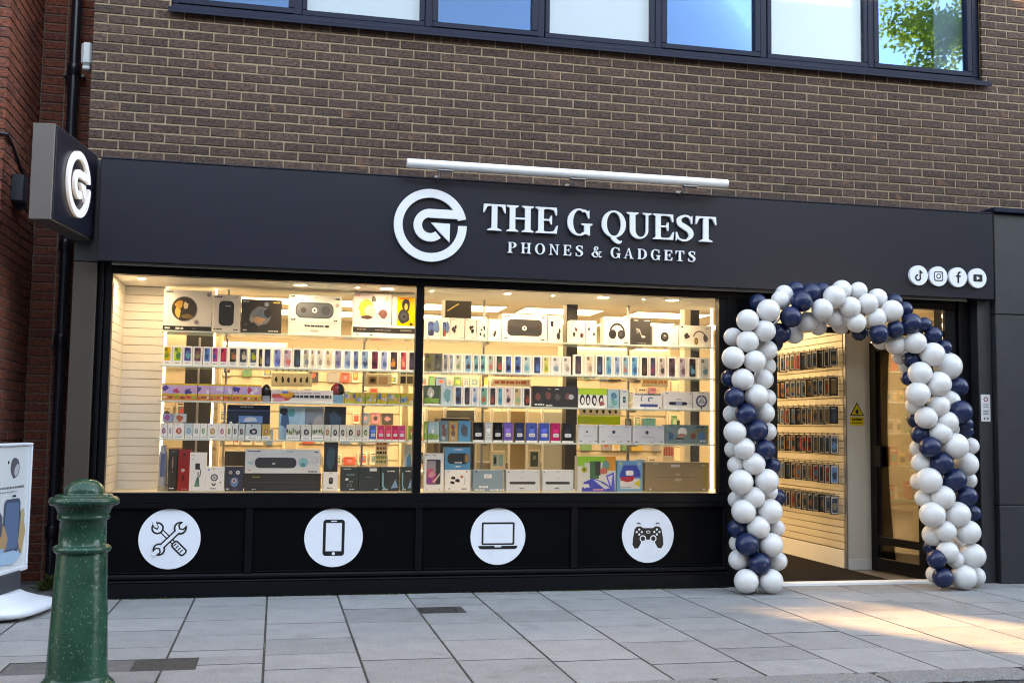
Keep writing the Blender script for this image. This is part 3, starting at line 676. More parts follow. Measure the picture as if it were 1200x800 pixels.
# local x runs outwards from the wall, local y = +: towards the display window
s = MB(); s.bbox(.0, SL, -.155, -.008, 0, SH, .004); signpart('case', s, mat('sign_case', (.135, .108, .098), .4, metal=.3, var=.04))
s = MB(); s.bbox(.012, SL - .012, -.0075, .002, .012, SH - .012, .002); signpart('face_panel', s, fascia_m)
s = MB()
for i, p in enumerate(logo_polys()):
    # the face looks along +y: mirror x so the emblem reads from the shop side
    pts = [(SL * .50 - q[0] * .235, SH * .51 + q[1] * .235) for q in p]
    n = len(pts); a = sum(pts[j][0] * pts[(j + 1) % n][1] - pts[(j + 1) % n][0] * pts[j][1] for j in range(n))
    if a > 0: pts = pts[::-1]
    yf = .024 + .0005 * i
    fr = [(q[0], yf, q[1]) for q in pts]; bk = [(q[0], .006, q[1]) for q in pts]
    s.idx(fr + bk, [tuple(range(n))] + [(j, n + j, n + (j + 1) % n, (j + 1) % n) for j in range(n)])
signpart('emblem', s, halo_m)
s = MB(); s.bbox(-.03, .0, -.12, -.04, .1, SH - .1, .003); signpart('wall_bracket', s, black_m)

# ================================================================== RED BRICK NEIGHBOUR
rbld = empty('red_brick_building', (-2.4, .3, 0), 'red brick neighbouring building with a recess beside the shop', 'building')
RXW, RYB, RYF = -1.985, .80, -.30
s = MB(); s.box(-34, RXW - .008, RYF + .008, 9, -.1, 8.5); s.box(RXW - .1, XW0 + .004, RYB + .008, RYB + .3, -.1, 8.5)
rw = s.build('wall', mortar_grey, rbld)
RM_F, RG_F = brick_mesh('red_brick', brick_red, .2145); RM_H, RG_H = brick_mesh('red_header', brick_red, .1022)
rr = random.Random(9); reds = []
for r in range(0, 80):
    z = .02 + .075 * r + .0375
    if z > 5.7: break
    # recess back wall (faces the street)
    x = XW0 + .0
    flip = r % 2
    seq = [.1125, .225, .225] if flip else [.225, .1125, .225]
    for Lb in seq:
        a, b = x - Lb + .005, x - .005; a = max(a, RXW + .003)
        if b - a > .03: reds.append(('b', a, b, z))
        x -= Lb
    # return wall (faces +x), from the recess to the corner
    y = RYB; first = True
    while y > RYF + .01:
        Lb = .1125 if (first and flip) else .225
        a, b = max(y - Lb + .005, RYF), y - .005
        if b - a > .03: reds.append(('r', a, b, z))
        y -= Lb; first = False
    # street face beyond the corner
    x = RXW; first = True
    while x > -6.6:
        Lb = .1125 if (first and not flip) else .225
        reds.append(('f', x - Lb + .005, x - (.0 if first else .005), z)); x -= Lb; first = False
cnt = 0; rest = MB(); rest_r = []
def red_rank(q):
    if q[0] == 'f': return 9
    return (0 if q[0] == 'b' else 1) + (0 if .6 < q[3] < 5.0 else 3)
for q in sorted(reds, key=red_rank):
    kd, a, b, z = q; L_ = b - a; mid = (a + b) / 2; jj = rr.uniform(-.002, .002)
    if kd == 'b': loc, rz = (mid, RYB + jj, z), 0
    elif kd == 'f': loc, rz = (mid, RYF + jj, z), 0
    else: loc, rz = (RXW + jj, mid, z), 90
    if cnt < 290 and kd != 'f':
        o = bpy.data.objects.new('brick', RM_F if L_ > .15 else RM_H); C.objects.link(o); cnt += 1
        o.location = loc; o.rotation_euler = (0, 0, rad(rz)); o.scale.x = L_ / (.2145 if L_ > .15 else .1022); attach(o, rw)
    else:
        v, f = RG_F; sc = L_ / .2145; M = Matrix.Translation(loc) @ Matrix.Rotation(rad(rz), 4, 'Z')
        rest.idx([tuple(M @ Vector((p[0] * sc, p[1], p[2]))) for p in v], f); rest_r += [rr.random()] * len(f)
rest.build('brickwork', brick_red, rw, kind='stuff', rnd=rest_r)
# downpipe
dp = empty('downpipe', (-1.72, .70, 0), 'black cast downpipe running down the red brick recess', 'pipe')
s = MB(); s.tube([(-1.72, .70, .0), (-1.72, .70, 7.5)], .042, 16); s.build('pipe', pipe_m, dp)
for z in (.42, 1.95, 2.72, 4.18):
    s = MB(); s.lathe([(.042, z - .05), (.054, z - .045), (.054, z + .04), (.050, z + .05), (.042, z + .05)], -1.72, .70, 16); s.build('collar', pipe_m, dp)
for z in (1.90, 4.14):
    s = MB(); s.bbox(-1.80, -1.64, .735, .75, z - .02, z + .02, .003); s.tube([(-1.79, .70, z), (-1.79, .80, z)], .014, 8); s.tube([(-1.65, .70, z), (-1.65, .80, z)], .014, 8); s.build('bracket', pipe_m, dp)
# junction box and cable on the red wall
s = MB(); s.bbox(RXW - .002, RXW + .085, -.03, .13, 2.93, 3.13, .006); s.bbox(RXW, RXW + .07, .135, .20, 2.90, 3.08, .004)
for i in range(3): s.box(RXW + .071, RXW + .074, .14, .195, 2.94 + .04 * i, 2.955 + .04 * i)
s.build('junction_box', mat('box_grey', (.022, .024, .032), .4), label='small dark junction box fixed to the red brick wall', cat='box')
s = MB(); s.tube(spline([(RXW - .5, RYF - .013, 3.40), (RXW - .02, RYF - .013, 3.36), (RXW + .013, RYF + .02, 3.355), (RXW + .014, -.17, 3.34), (RXW + .014, .0, 3.29), (RXW + .014, .2, 3.22), (RXW + .03, .45, 3.18), (-1.60, .3, 3.1), (-1.50, .02, 3.0)], 4), .011, 8)
s.build('cable', pipe_m, label='black cable looping over the red brick towards the box sign', cat='cable')
s = MB(); s.bbox(-1.55, -1.469, .02, .12, 4.02, 4.20, .02); s.bbox(-1.54, -1.48, .03, .11, 3.985, 4.018, .008)
s.build('alarm_box', mat('pale_plastic', (.42, .42, .42), .5), label='small pale alarm box on the corner of the brown brickwork', cat='alarm')

# ================================================================== SHOP INTERIOR (the room)
RX0, RX1, RYE, RZC = -1.300, 7.6, 6.6, 2.74
s = MB(); s.box(RX0, RX1, .06, RYE, -.03, .004); s.build('interior_floor', floor_m, label='dark shop floor inside', kind='structure')
s = MB(); s.box(RX0, RX1, .04, RYE, RZC, RZC + .05); s.build('interior_ceiling', ceil_m, label='white shop ceiling inside', kind='structure')
s = MB(); s.box(RX0, RX1, RYE, RYE + .05, 0, RZC); s.build('back_wall', wall_cream, label='cream back wall of the shop', kind='structure')
s = MB(); s.box(RX0 - .03, RX0, .1, RYE, 0, RZC); s.build('side_wall', wall_cream, label='cream side wall of the shop', kind='structure')
s = MB(); s.box(RX1, RX1 + .03, .1, RYE, 0, RZC); s.build('side_wall', wall_cream, label='cream far side wall beyond the doorway', kind='structure')
s = MB(); s.box(RX0, 4.10, .031, 1.06, 2.436, 2.48); s.box(RX0, 4.10, 1.02, 1.06, 2.48, RZC); s.box(RX0, RX1, .032, .038, 2.485, RZC); s.build('window_soffit', ceil_m, label='pale lowered ceiling over the window display', kind='structure')
s = MB(); s.box(RX0, 4.05, .041, 1.0, 0, .748); s.build('display_plinth', mat('plinth_top', (.72, .66, .52), .4), label='cream plinth carrying the window display', kind='structure')
s = MB(); s.box(4.13, 5.30, .062, 2.6, .0045, .014); s.build('entrance_mat', mat_m, label='dark brown entrance mat inside the doorway', cat='mat')
# ceiling panels
for i, X in enumerate((-.35, .95, 2.15, 3.35, 4.75, 6.2)):
    for j, Y in enumerate((1.7, 2.95, 4.2, 5.45)):
        t = empty('ceiling_light', (X, Y, RZC - .02), f'glowing light panel, {ORD[i + 1]} from the slat panel side, {ORD[j + 1]} row behind the window', 'light', 'light panels in the shop ceiling')
        s = MB()
        for q in ((X - .5, X + .5, Y - .32, Y - .30), (X - .5, X + .5, Y + .30, Y + .32), (X - .5, X - .48, Y - .30, Y + .30), (X + .48, X + .5, Y - .30, Y + .30)): s.box(*q, RZC - .022, RZC - .001)
        s.build('frame', lamp_metal, t)
        s = MB(); s.box(X - .478, X + .478, Y - .298, Y + .298, RZC - .014, RZC - .002); s.build('diffuser', panel_light, t)
# downlights in the soffit
for di, (x, y, big) in enumerate(((166, 329, .028), (352, 336, .05), (419, 337, .02), (453, 341, .05), (506, 340, .02), (595, 343, .028), (648, 347, .02), (707, 349, .05), (754, 350.5, .02), (788, 352, .055))):
    X = at(x, y, .38).x
    t = empty('downlight', (X, .38, 2.436), ('large' if big > .04 else 'small') + f' glowing downlight, {ORD[di + 1]} from the slat panel in the display soffit', 'light', 'downlights over the display')
    s = MB(); s.lathe([(big * 1.0, 2.4358), (big * 1.25, 2.430), (big * 1.25, 2.4365)], X, .38, 20); s.build('rim', lamp_metal, t)
    s = MB(); s.face([(X + big * math.cos(2 * math.pi * k / 20), .38 + big * math.sin(2 * math.pi * k / 20), 2.4345) for k in range(20)][::-1]); s.build('lens', spot_m if big > .04 else spot_s, t)
# slatted panels at the left of the display
sp = empty('slatted_panel', (-1.1, .7, .765), 'white horizontal slat panel at the end of the window display', 'panel')
SP_Y, SPX1 = .86, -.945
for i in range(24):
    z0 = .750 + i * .0700; z1 = z0 + .0662
    s = MB(); s.bbox(-1.272, SPX1, SP_Y, SP_Y + .018, z0, z1, .002); s.build('slat', slat_m, sp)
    s = MB(); s.bbox(-1.292, -1.274, .045, SP_Y - .001, z0, z1, .002); s.build('slat', slat_m, sp)
s = MB(); s.box(-1.27, SPX1, SP_Y + .0185, SP_Y + .03, .766, 2.434); s.box(-1.298, -1.2925, .045, SP_Y, .766, 2.434); s.build('backing', mat('slat_gap', (.25, .23, .20), .8), sp)

# ------------------------------------------------------------------ glass shelving in the window
SHZ = {1: 2.049, 2: 1.765, 3: 1.481, 4: 1.172, 5: .750}
PY = .60                                   # front faces of the goods
def shelving(x0, x1, leds, uprights, label):
    t = empty('glass_shelving', ((x0 + x1) / 2, .46, .765), label, 'shelving')
    for k in (1, 2, 3, 4):
        z = SHZ[k]; s = MB(); s.bbox(x0, x1, .57, .88, z - .0145, z - .001, .002); s.build('shelf', glassshelf, t)
    for px_ in leds:
        X = at(px_, 470, .90).x
        s = MB(); s.box(X - .008, X + .008, .886, .91, .750, 2.434); s.build('led_post', led_m, t)
    for px_ in uprights:
        X = at(px_, 470, .92).x
        s = MB(); s.box(X - .008, X + .008, .884, .92, .750, 2.434); s.build('upright', steel, t)
        for k in (1, 2, 3, 4):
            s = MB(); s.box(X - .005, X + .005, .68, .884, SHZ[k] - .032, SHZ[k] - .0155); s.build('shelf_bracket', steel, t)
shelving(-.940, 1.245, (191, 249), (264, 425), 'four tier glass shelving with lit posts beside the white slat panel')
shelving(1.255, 3.95, (834,), (565, 735), 'four tier glass shelving with a lit post behind the right hand pane')

# ------------------------------------------------------------------ printed boxes
WHT = (.82, .83, .84); BLK = (.012, .012, .014); GRY = (.30, .31, .33)
def lin(h):
    h = h.lstrip('#'); o = []
    for i in (0, 2, 4):
        c = int(h[i:i + 2], 16) / 255; o.append(c / 12.92 if c <= .04045 else ((c + .055) / 1.055) ** 2.4)
    return tuple(o)
PR = random.Random(21)
class Art:
    def __init__(s, mb, x0, x1, z0, z1, y): s.mb = mb; s.x0, s.x1, s.z0, s.z1, s.y = x0, x1, z0, z1, y; s.k = 0; s.asp = (z1 - z0) / (x1 - x0)
    def p(s, pts, col):
        s.k += 1; y = s.y - .0004 - .00022 * s.k
        s.mb.poly([(s.x0 + q[0] * (s.x1 - s.x0), s.z0 + q[1] * (s.z1 - s.z0)) for q in pts], y, y, col, sides=False)
    def circ(s, cx, cz, r, col, n=20): s.p([(cx + r * math.cos(2 * math.pi * i / n), cz + r / s.asp * math.sin(2 * math.pi * i / n)) for i in range(n)], col)
    def rr(s, a, b, c, d, r, col):
        rz = r / s.asp
        s.p(arc(c - r, b + rz, r, rz, -90, 0, 4) + arc(c - r, d - rz, r, rz, 0, 90, 4) + arc(a + r, d - rz, r, rz, 90, 180, 4) + arc(a + r, b + rz, r, rz, 180, 270, 4), col)
    def r(s, a, b, c, d, col): s.p(rect(a, b, c, d), col)
    def text(s, a, b, c, h, col, parts=5):
        x = a
        while x < c - .01:
            wd = PR.uniform(.5, 1.5) * (c - a) / parts; s.r(x, b, min(x + wd * .8, c), b + h * PR.uniform(.8, 1), col); x += wd
    def blob(s, cx, cz, rx, rz, col, n=12, j=.3):
        s.p([(min(.99, max(.01, cx + rx * (1 + PR.uniform(-j, j)) * math.cos(2 * math.pi * i / n))), min(.99, max(.01, cz + rz * (1 + PR.uniform(-j, j)) * math.sin(2 * math.pi * i / n)))) for i in range(n)], col)
def draw(A, kind, c):
    corner = GRY
    if kind in ('phone', 'phone2'):
        body, acc = c[0], c[1]
        zb = .06 if kind == 'phone' else .24
        A.rr(.17, zb, .83, .93, .10, body)
        A.blob(.52 + PR.uniform(-.1, .1), zb + .26, .24, .16, acc, 10, .25)
        A.blob(.45 + PR.uniform(-.08, .12), zb + .45, .16, .10, tuple(.5 * (a + b) for a, b in zip(body, acc)), 9, .3)
        A.rr(.22, .74, .50, .90, .05, tuple(q * .35 for q in body)); A.circ(.30, .86, .05, BLK, 8); A.circ(.40, .79, .05, BLK, 8)
        A.text(.25, .02 if kind == 'phone' else .10, .75, .025 if kind == 'phone' else .05, GRY, 3)
    elif kind == 'disc':
        A.r(.0, .0, 1, .115, BLK); A.text(.04, .04, .14, .04, WHT, 2); A.text(.26, .035, .42, .05, WHT, 2); A.text(.60, .05, .68, .025, GRY, 2)
        A.circ(.43, .54, .27, (.22, .22, .23), 32); A.circ(.43, .54, .255, (.035, .028, .02), 32); A.blob(.32, .64, .08, .11, (.55, .30, .06), 10); A.blob(.30, .44, .06, .12, (.75, .48, .14), 10); A.blob(.46, .62, .05, .09, (.60, .50, .36), 10)
        A.blob(.50, .36, .12, .05, (.22, .14, .05), 9); A.text(.04, .94, .20, .03, BLK, 3); A.circ(.93, .90, .04, GRY, 10); A.circ(.69, .22, .05, GRY, 10)
    elif kind == 'capsule':
        A.rr(.22, .17, .76, .84, .16, BLK); A.rr(.26, .20, .72, .81, .13, (.022, .022, .024)); A.text(.45, .69, .64, .025, WHT, 2); A.text(.05, .93, .32, .035, BLK, 3); A.text(.76, .93, .93, .02, (.4, .1, .1), 2); A.text(.05, .06, .34, .03, BLK, 4); A.text(.76, .05, .92, .04, (.35, .12, .14), 2)
    elif kind == 'darkbuds':
        A.blob(.48, .50, .25, .28, (.18, .20, .24), 14, .12); A.blob(.52, .54, .17, .18, (.10, .16, .26), 12, .2); A.blob(.44, .38, .16, .09, (.50, .30, .18), 10); A.blob(.27, .40, .07, .09, (.30, .31, .33), 10); A.blob(.66, .60, .09, .12, (.02, .02, .025), 10); A.circ(.62, .86, .06, (.25, .32, .42), 10)
        A.r(.78, .90, .95, .94, (.65, .50, .12)); A.text(.04, .92, .18, .03, WHT, 2); A.text(.05, .06, .15, .045, WHT, 2); A.text(.68, .05, .95, .035, WHT, 4); A.circ(.12, .25, .045, (.12, .09, .05), 10)
    elif kind == 'boombox':
        A.rr(.13, .42, .85, .82, .12, (.045, .06, .08)); A.rr(.15, .45, .83, .79, .10, (.085, .11, .14)); A.circ(.28, .62, .055, (.03, .035, .045), 12); A.circ(.70, .62, .09, (.05, .065, .085), 16); A.circ(.49, .62, .05, WHT, 14); A.circ(.49, .62, .022, BLK, 10)
        A.r(.0, .30, 1, .306, GRY); A.text(.31, .205, .66, .045, BLK, 6); A.text(.70, .205, .77, .045, BLK, 1); A.text(.43, .09, .56, .03, GRY, 3); A.text(.04, .94, .13, .04, BLK, 2); A.text(.88, .90, .96, .05, BLK, 2); A.text(.05, .36, .14, .035, BLK, 2); A.text(.86, .35, .93, .035, BLK, 2); A.circ(.92, .76, .04, GRY, 10); A.text(.48, .92, .55, .02, GRY, 2)
    elif kind == 'headphone_art':
        A.r(0, 0, 1, .20, (.42, .46, .60)); A.blob(.32, .54, .20, .30, (.62, .34, .06), 14, .12); A.blob(.44, .45, .16, .18, (.72, .50, .34), 12, .1); A.blob(.36, .24, .14, .07, (.05, .025, .02), 9); A.blob(.70, .56, .13, .32, (.66, .60, .56), 12, .15); A.blob(.78, .36, .12, .14, (.12, .045, .05), 10, .2); A.blob(.52, .84, .06, .10, (.04, .04, .04), 9); A.text(.03, .92, .18, .04, (.45, .08, .08), 3); A.blob(.86, .86, .06, .09, (.35, .28, .26), 8)
    elif kind == 'yellow_headphone':
        A.r(.20, 0, 1, 1, (.75, .45, .02)); A.blob(.58, .70, .17, .24, (.015, .018, .025), 14, .1); A.blob(.58, .66, .07, .12, (.70, .45, .10), 10, .1); A.blob(.48, .32, .25, .24, (.02, .025, .03), 14, .1); A.circ(.50, .32, .15, (.05, .065, .09), 14); A.circ(.50, .32, .09, (.015, .015, .02), 12); A.blob(.80, .06, .08, .05, BLK, 8); A.r(.30, .92, .70, .97, (.65, .18, .03))
    elif kind == 'bar':
        A.r(0, .33, 1, .80, (.018, .018, .020)); A.text(.06, .55, .22, .10, (.25, .20, .18), 4); A.text(.35, .52, .60, .08, (.22, .22, .24), 4); A.r(.75, .50, .93, .68, (.16, .16, .15)); A.text(.05, .10, .10, .10, BLK, 1); A.text(.27, .08, .31, .10, BLK, 1)
    elif kind == 'buds':
        for _ in range(PR.randint(3, 5)): A.blob(PR.uniform(.2, .8), PR.uniform(.22, .7), PR.uniform(.06, .13), PR.uniform(.05, .12), PR.choice([BLK, (.03, .03, .04), c[0]]), 9, .35)
        A.text(.06, .90, .30, .04, GRY, 3); A.text(.65, .06, .92, .03, GRY, 3)
    elif kind == 'duo':
        A.rr(.16, .12, .56, .80, .14, (.035, .08, .28)); A.blob(.72, .55, .22, .30, (.10, .22, .48), 12, .15); A.blob(.34, .45, .14, .22, (.07, .14, .42), 10, .2); A.blob(.40, .28, .12, .14, c[0], 10); A.circ(.10, .9, .04, BLK, 8); A.text(.1, .04, .25, .03, BLK, 2)
    elif kind == 'bigspeaker':
        A.rr(.11, .20, .88, .80, .09, (.02, .022, .025)); A.rr(.125, .23, .865, .77, .08, (.045, .048, .052)); A.rr(.16, .28, .83, .52, .05, (.032, .034, .038)); A.circ(.49, .48, .052, WHT, 16); A.circ(.49, .48, .02, BLK, 10); A.circ(.20, .5, .05, (.03, .03, .035), 14); A.circ(.79, .5, .05, (.05, .03, .03), 14)
        A.text(.05, .90, .16, .05, BLK, 3); A.text(.88, .88, .95, .05, BLK, 2); A.text(.05, .08, .11, .05, BLK, 2); A.text(.86, .06, .95, .05, BLK, 2); A.text(.45, .90, .52, .03, GRY, 2)
    elif kind == 'headset':
        A.p([(.5 + q[0] * .30, .42 + q[1] * .36) for q in ringseg(0, 0, 1, .78, 0, 180, 18)], (.03, .032, .038)); A.blob(.33, .36, .15, .17, (.02, .02, .024), 14, .08); A.blob(.66, .36, .15, .17, (.03, .03, .036), 14, .08); A.circ(.64, .37, .07, (.07, .075, .085), 12)
        A.text(.08, .91, .25, .03, BLK, 3); A.text(.80, .90, .92, .05, GRY, 2); A.text(.08, .05, .30, .03, GRY, 4); A.text(.76, .05, .92, .04, BLK, 2)
    elif kind == 'darkgadget':
        A.blob(.30, .55, .12, .10, (.16, .17, .18), 9); A.p(stroke([(.2, .62), (.38, .55), (.5, .35), (.62, .33)], .04), (.40, .40, .40)); A.blob(.58, .32, .12, .05, (.55, .55, .55), 9); A.text(.1, .92, .3, .03, WHT, 2); A.text(.65, .92, .92, .03, WHT, 2); A.text(.30, .05, .75, .03, GRY, 4)
    elif kind == 'speaker_puck':
        A.blob(.46, .44, .16, .24, (.02, .02, .024), 16, .05); A.circ(.46, .46, .09, (.08, .085, .09), 14); A.circ(.47, .50, .03, (.6, .6, .6), 8); A.text(.08, .88, .26, .05, (.3, .1, .12), 2); A.text(.80, .88, .92, .04, GRY, 2); A.text(.82, .5, .9, .03, GRY, 1); A.text(.06, .07, .16, .05, GRY, 2); A.text(.78, .07, .92, .04, GRY, 2)
    elif kind == 'headset2':
        A.p([(.62 + q[0] * .20, .42 + q[1] * .34) for q in ringseg(0, 0, 1, .82, 20, 170, 14)], (.12, .11, .10)); A.blob(.52, .26, .06, .18, (.30, .20, .06), 12, .05); A.circ(.52, .27, .025, (.6, .45, .2), 10); A.blob(.80, .40, .08, .16, (.10, .10, .11), 10); A.blob(.22, .50, .10, .13, (.05, .05, .06), 10); A.text(.04, .88, .12, .08, BLK, 2); A.text(.82, .84, .92, .06, GRY, 2)
    elif kind == 'toys':
        A.r(0, 0, 1, .30, (.70, .22, .06)); A.r(0, .30, 1, .40, (.72, .50, .03)); A.r(0, .90, 1, 1, (.72, .46, .02)); A.r(0, .40, 1, .90, (.55, .36, .62))
        n = max(2, int(1.6 / A.asp))
        for i in range(n * 2): A.blob((i + .5) / (n * 2), PR.uniform(.50, .80), .5 / n * .7, PR.uniform(.12, .2), PR.choice([(.05, .04, .25), (.62, .34, .55), (.40, .35, .70), (.70, .62, .72), (.5, .05, .15)]), 9, .4)
        for i in range(n * 2): A.blob((i + .5) / (n * 2), PR.uniform(.12, .22), .4 / n * .5, .07, PR.choice([(.15, .40, .05), (.70, .60, .55), (.60, .05, .06), (.2, .05, .03)]), 7, .4)
    elif kind == 'capsules':
        A.r(0, 0, 1, 1, (.42, .36, .05)); n = max(2, int(1.3 / A.asp))
        for i in range(n * 3): A.blob((i + .5) / (n * 3), PR.uniform(.22, .80), .5 / n * .7, PR.uniform(.14, .26), PR.choice([(.04, .12, .35), (.03, .03, .05), (.55, .28, .05), (.12, .28, .50), (.55, .30, .22), (.45, .42, .45), (.16, .34, .04)]), 9, .35)
    elif kind == 'racetrack':
        A.r(.0, .0, 1, 1, (.64, .62, .62)); A.blob(.18, .50, .18, .34, (.60, .08, .06), 12, .3); A.blob(.12, .22, .10, .2, (.62, .25, .35), 10); A.blob(.26, .62, .10, .25, (.70, .32, .04), 10); A.blob(.10, .78, .10, .14, (.6, .5, .5), 8); A.blob(.22, .80, .06, .14, (.04, .16, .45), 8); A.text(.34, .38, .97, .22, (.015, .015, .02), 9); A.text(.34, .72, .80, .08, (.3, .2, .25), 7)
    elif kind == 'navyart':
        A.r(0, .82, 1, .86, (.08, .16, .34)); A.p(stroke([(.08, .50), (.14, .40), (.30, .44)], .07), WHT); A.blob(.42, .22, .15, .20, (.10, .30, .62), 10); A.blob(.55, .26, .08, .14, WHT, 9); A.blob(.76, .30, .10, .20, (.18, .06, .10), 10); A.text(.3, .93, .6, .03, WHT, 4)
    elif kind == 'aquaart':
        A.r(0, 0, 1, 1, (.42, .68, .78)); A.p([(.35, .15), (.55, .95), (.75, .95), (.55, .15)], (.55, .76, .84)); A.r(.58, 0, 1, .95, (.30, .33, .36)); A.blob(.14, .55, .12, .20, (.05, .16, .30), 10); A.blob(.10, .82, .09, .12, (.02, .03, .04), 9); A.blob(.65, .25, .13, .22, (.03, .035, .04), 11); A.blob(.88, .45, .12, .30, (.62, .48, .42), 10); A.blob(.28, .80, .10, .12, (.05, .40, .46), 9); A.blob(.45, .06, .2, .08, (.02, .02, .03), 8)
    elif kind == 'watchbox':
        A.r(0, 0, 1, .22, WHT); A.blob(.5, .50, .26, .20, c[1], 12, .15); A.blob(.52, .50, .12, .10, (.6, .5, .5), 8, .2); A.text(.2, .07, .8, .06, GRY, 3); A.circ(.4, .9, .05, BLK, 8)
    elif kind == 'grassbox':
        A.r(0, 0, 1, .30, WHT)
        for i in range(7): A.blob(.08 + .14 * i, PR.uniform(.42, .62), .06, PR.uniform(.10, .18), PR.choice([(.10, .22, .05), (.22, .36, .12), (.03, .05, .03)]), 8, .3)
        A.text(.1, .10, .9, .06, (.2, .25, .35), 4)
    elif kind == 'talldark':
        A.blob(.48, .68, .10, .16, c[0], 9, .2); A.circ(.50, .46, .06, (.5, .4, .35), 8); A.text(.2, .05, .7, .03, WHT, 3); A.text(.3, .93, .7, .02, GRY, 2)
    elif kind == 'tallred':
        A.circ(.45, .88, .09, (.02, .02, .02), 10); A.circ(.40, .74, .05, (.02, .01, .01), 8); A.blob(.40, .50, .16, .05, (.6, .55, .52), 8); A.r(.36, .24, .50, .38, (.06, .008, .01)); A.text(.3, .04, .8, .02, (.7, .4, .3), 3)
    elif kind == 'vacuum':
        A.r(.34, .56, .62, .72, (.015, .017, .02)); A.p(stroke([(.62, .60), (.68, .48), (.62, .36)], .05), BLK); A.p([(.45, .36), (.58, .36), (.64, .12), (.30, .12)], (.06, .26, .22)); A.r(.50, .22, .56, .50, (.02, .02, .02)); A.text(.08, .92, .30, .02, GRY, 2); A.text(.15, .82, .25, .02, GRY, 1)
    elif kind == 'ringcam':
        A.circ(.46, .56, .20, (.05, .08, .14), 20); A.circ(.46, .56, .13, (.55, .58, .62), 18); A.circ(.46, .56, .05, (.08, .1, .14), 10); A.p([(.44 + q[0] * .12, .33 + q[1] * .12) for q in ringseg(0, 0, 1, .5, 180, 360, 10)], BLK); A.text(.25, .08, .55, .05, BLK, 4); A.r(.1, .84, .2, .92, (.15, .35, .65)); A.circ(.42, .92, .05, (.65, .3, .05), 8); A.circ(.8, .36, .04, BLK, 8); A.circ(.85, .78, .03, GRY, 8)
    elif kind == 'navycam':
        A.circ(.30, .76, .10, (.55, .5, .45), 12); A.circ(.70, .76, .11, WHT, 12); A.circ(.30, .76, .05, (.2, .08, .05), 8); A.circ(.70, .76, .05, (.08, .02, .02), 8); A.blob(.52, .36, .22, .20, (.10, .22, .45), 14, .06); A.circ(.50, .42, .13, (.45, .5, .6), 14); A.circ(.50, .42, .07, (.35, .06, .05), 10); A.text(.08, .06, .25, .05, WHT, 2); A.text(.45, .04, .65, .03, (.5, .2, .2), 2)
    elif kind == 'soundbar':
        A.rr(.13, .22, .68, .66, .06, (.03, .035, .045)); A.text(.36, .38, .41, .06, WHT, 2); A.blob(.77, .46, .065, .20, (.20, .55, .62), 16, .04); A.circ(.77, .36, .03, (.03, .30, .30), 10); A.p(stroke([(.82, .43), (.95, .45), (.96, .62), (.91, .70)], .008), GRY); A.text(.03, .90, .20, .04, BLK, 4); A.text(.55, .90, .64, .03, BLK, 3); A.text(.92, .88, .97, .05, BLK, 2); A.text(.04, .10, .08, .05, (.6, .15, .1), 2); A.text(.84, .06, .97, .05, BLK, 4); A.blob(.08, .45, .04, .06, (.30, .60, .68), 8)
    elif kind == 'blackbar':
        A.r(.05, .48, .95, .52, (.05, .05, .06)); A.text(.10, .76, .20, .06, (.45, .32, .05), 2); A.text(.10, .08, .16, .04, WHT, 2); A.r(.3, .22, .95, .25, (.035, .035, .04))
    elif kind == 'tealdark':
        if c[0] == 'lines':
            A.text(.15, .90, .6, .03, WHT, 4); A.r(.32, .64, .80, .70, (.10, .22, .22)); A.blob(.35, .48, .10, .05, WHT, 8); A.text(.5, .38, .7, .03, WHT, 2); A.p([(.5 + q[0] * .14, .24 + q[1] * .07) for q in ringseg(0, 0, 1, .8, 0, 350, 14)], (.25, .4, .45)); A.text(.5, .06, .8, .04, WHT, 3)
        elif c[0] == 'label':
            A.r(.50, .82, .84, .94, WHT); A.text(.35, .56, .6, .02, (.2, .3, .3), 2); A.blob(.45, .42, .25, .04, (.03, .05, .05), 8); A.text(.75, .06, .92, .03, WHT, 2)
        else:
            A.blob(.56, .50, .22, .26, (.03, .035, .045), 12, .1); A.p(stroke([(.12, .75), (.13, .2), (.25, .10)], .09), (.12, .42, .52)); A.p([(.55, .12), (.92, .15), (.80, .5)], (.16, .36, .58)); A.text(.35, .80, .75, .05, WHT, 3); A.text(.1, .05, .4, .04, WHT, 2)
    elif kind == 'mouse':
        A.rr(.40, .36, .68, .72, .13, (.015, .015, .018)); A.r(.50, .52, .58, .66, (.25, .2, .2)); A.text(.3, .14, .65, .05, BLK, 3); A.text(.45, .92, .6, .03, GRY, 2)
    elif kind == 'tablet':
        A.rr(.12, .18, .84, .84, .07, (.05, .03, .05)); A.r(.15, .20, .62, .50, (.45, .06, .22)); A.r(.15, .50, .58, .80, (.36, .30, .34)); A.r(.62, .20, .81, .81, (.02, .02, .035)); A.blob(.32, .52, .16, .10, (.60, .10, .20), 9); A.blob(.38, .44, .18, .07, (.65, .28, .32), 9); A.p(stroke([(.45, .24), (.62, .32), (.80, .46)], .05), (.72, .55, .40)); A.blob(.26, .28, .12, .10, (.30, .04, .30), 9); A.text(.06, .94, .2, .02, BLK, 2); A.text(.45, .94, .6, .02, BLK, 2); A.circ(.15, .05, .03, GRY, 8); A.circ(.8, .05, .03, GRY, 8)
    elif kind == 'bluespeaker':
        A.rr(.10, .26, .95, .74, .16, (.018, .02, .024)); A.blob(.85, .52, .09, .20, (.40, .20, .06), 10); A.text(.38, .30, .66, .05, WHT, 4); A.text(.36, .88, .70, .05, WHT, 3); A.text(.42, .12, .62, .06, WHT, 3)
    elif kind == 'kit':
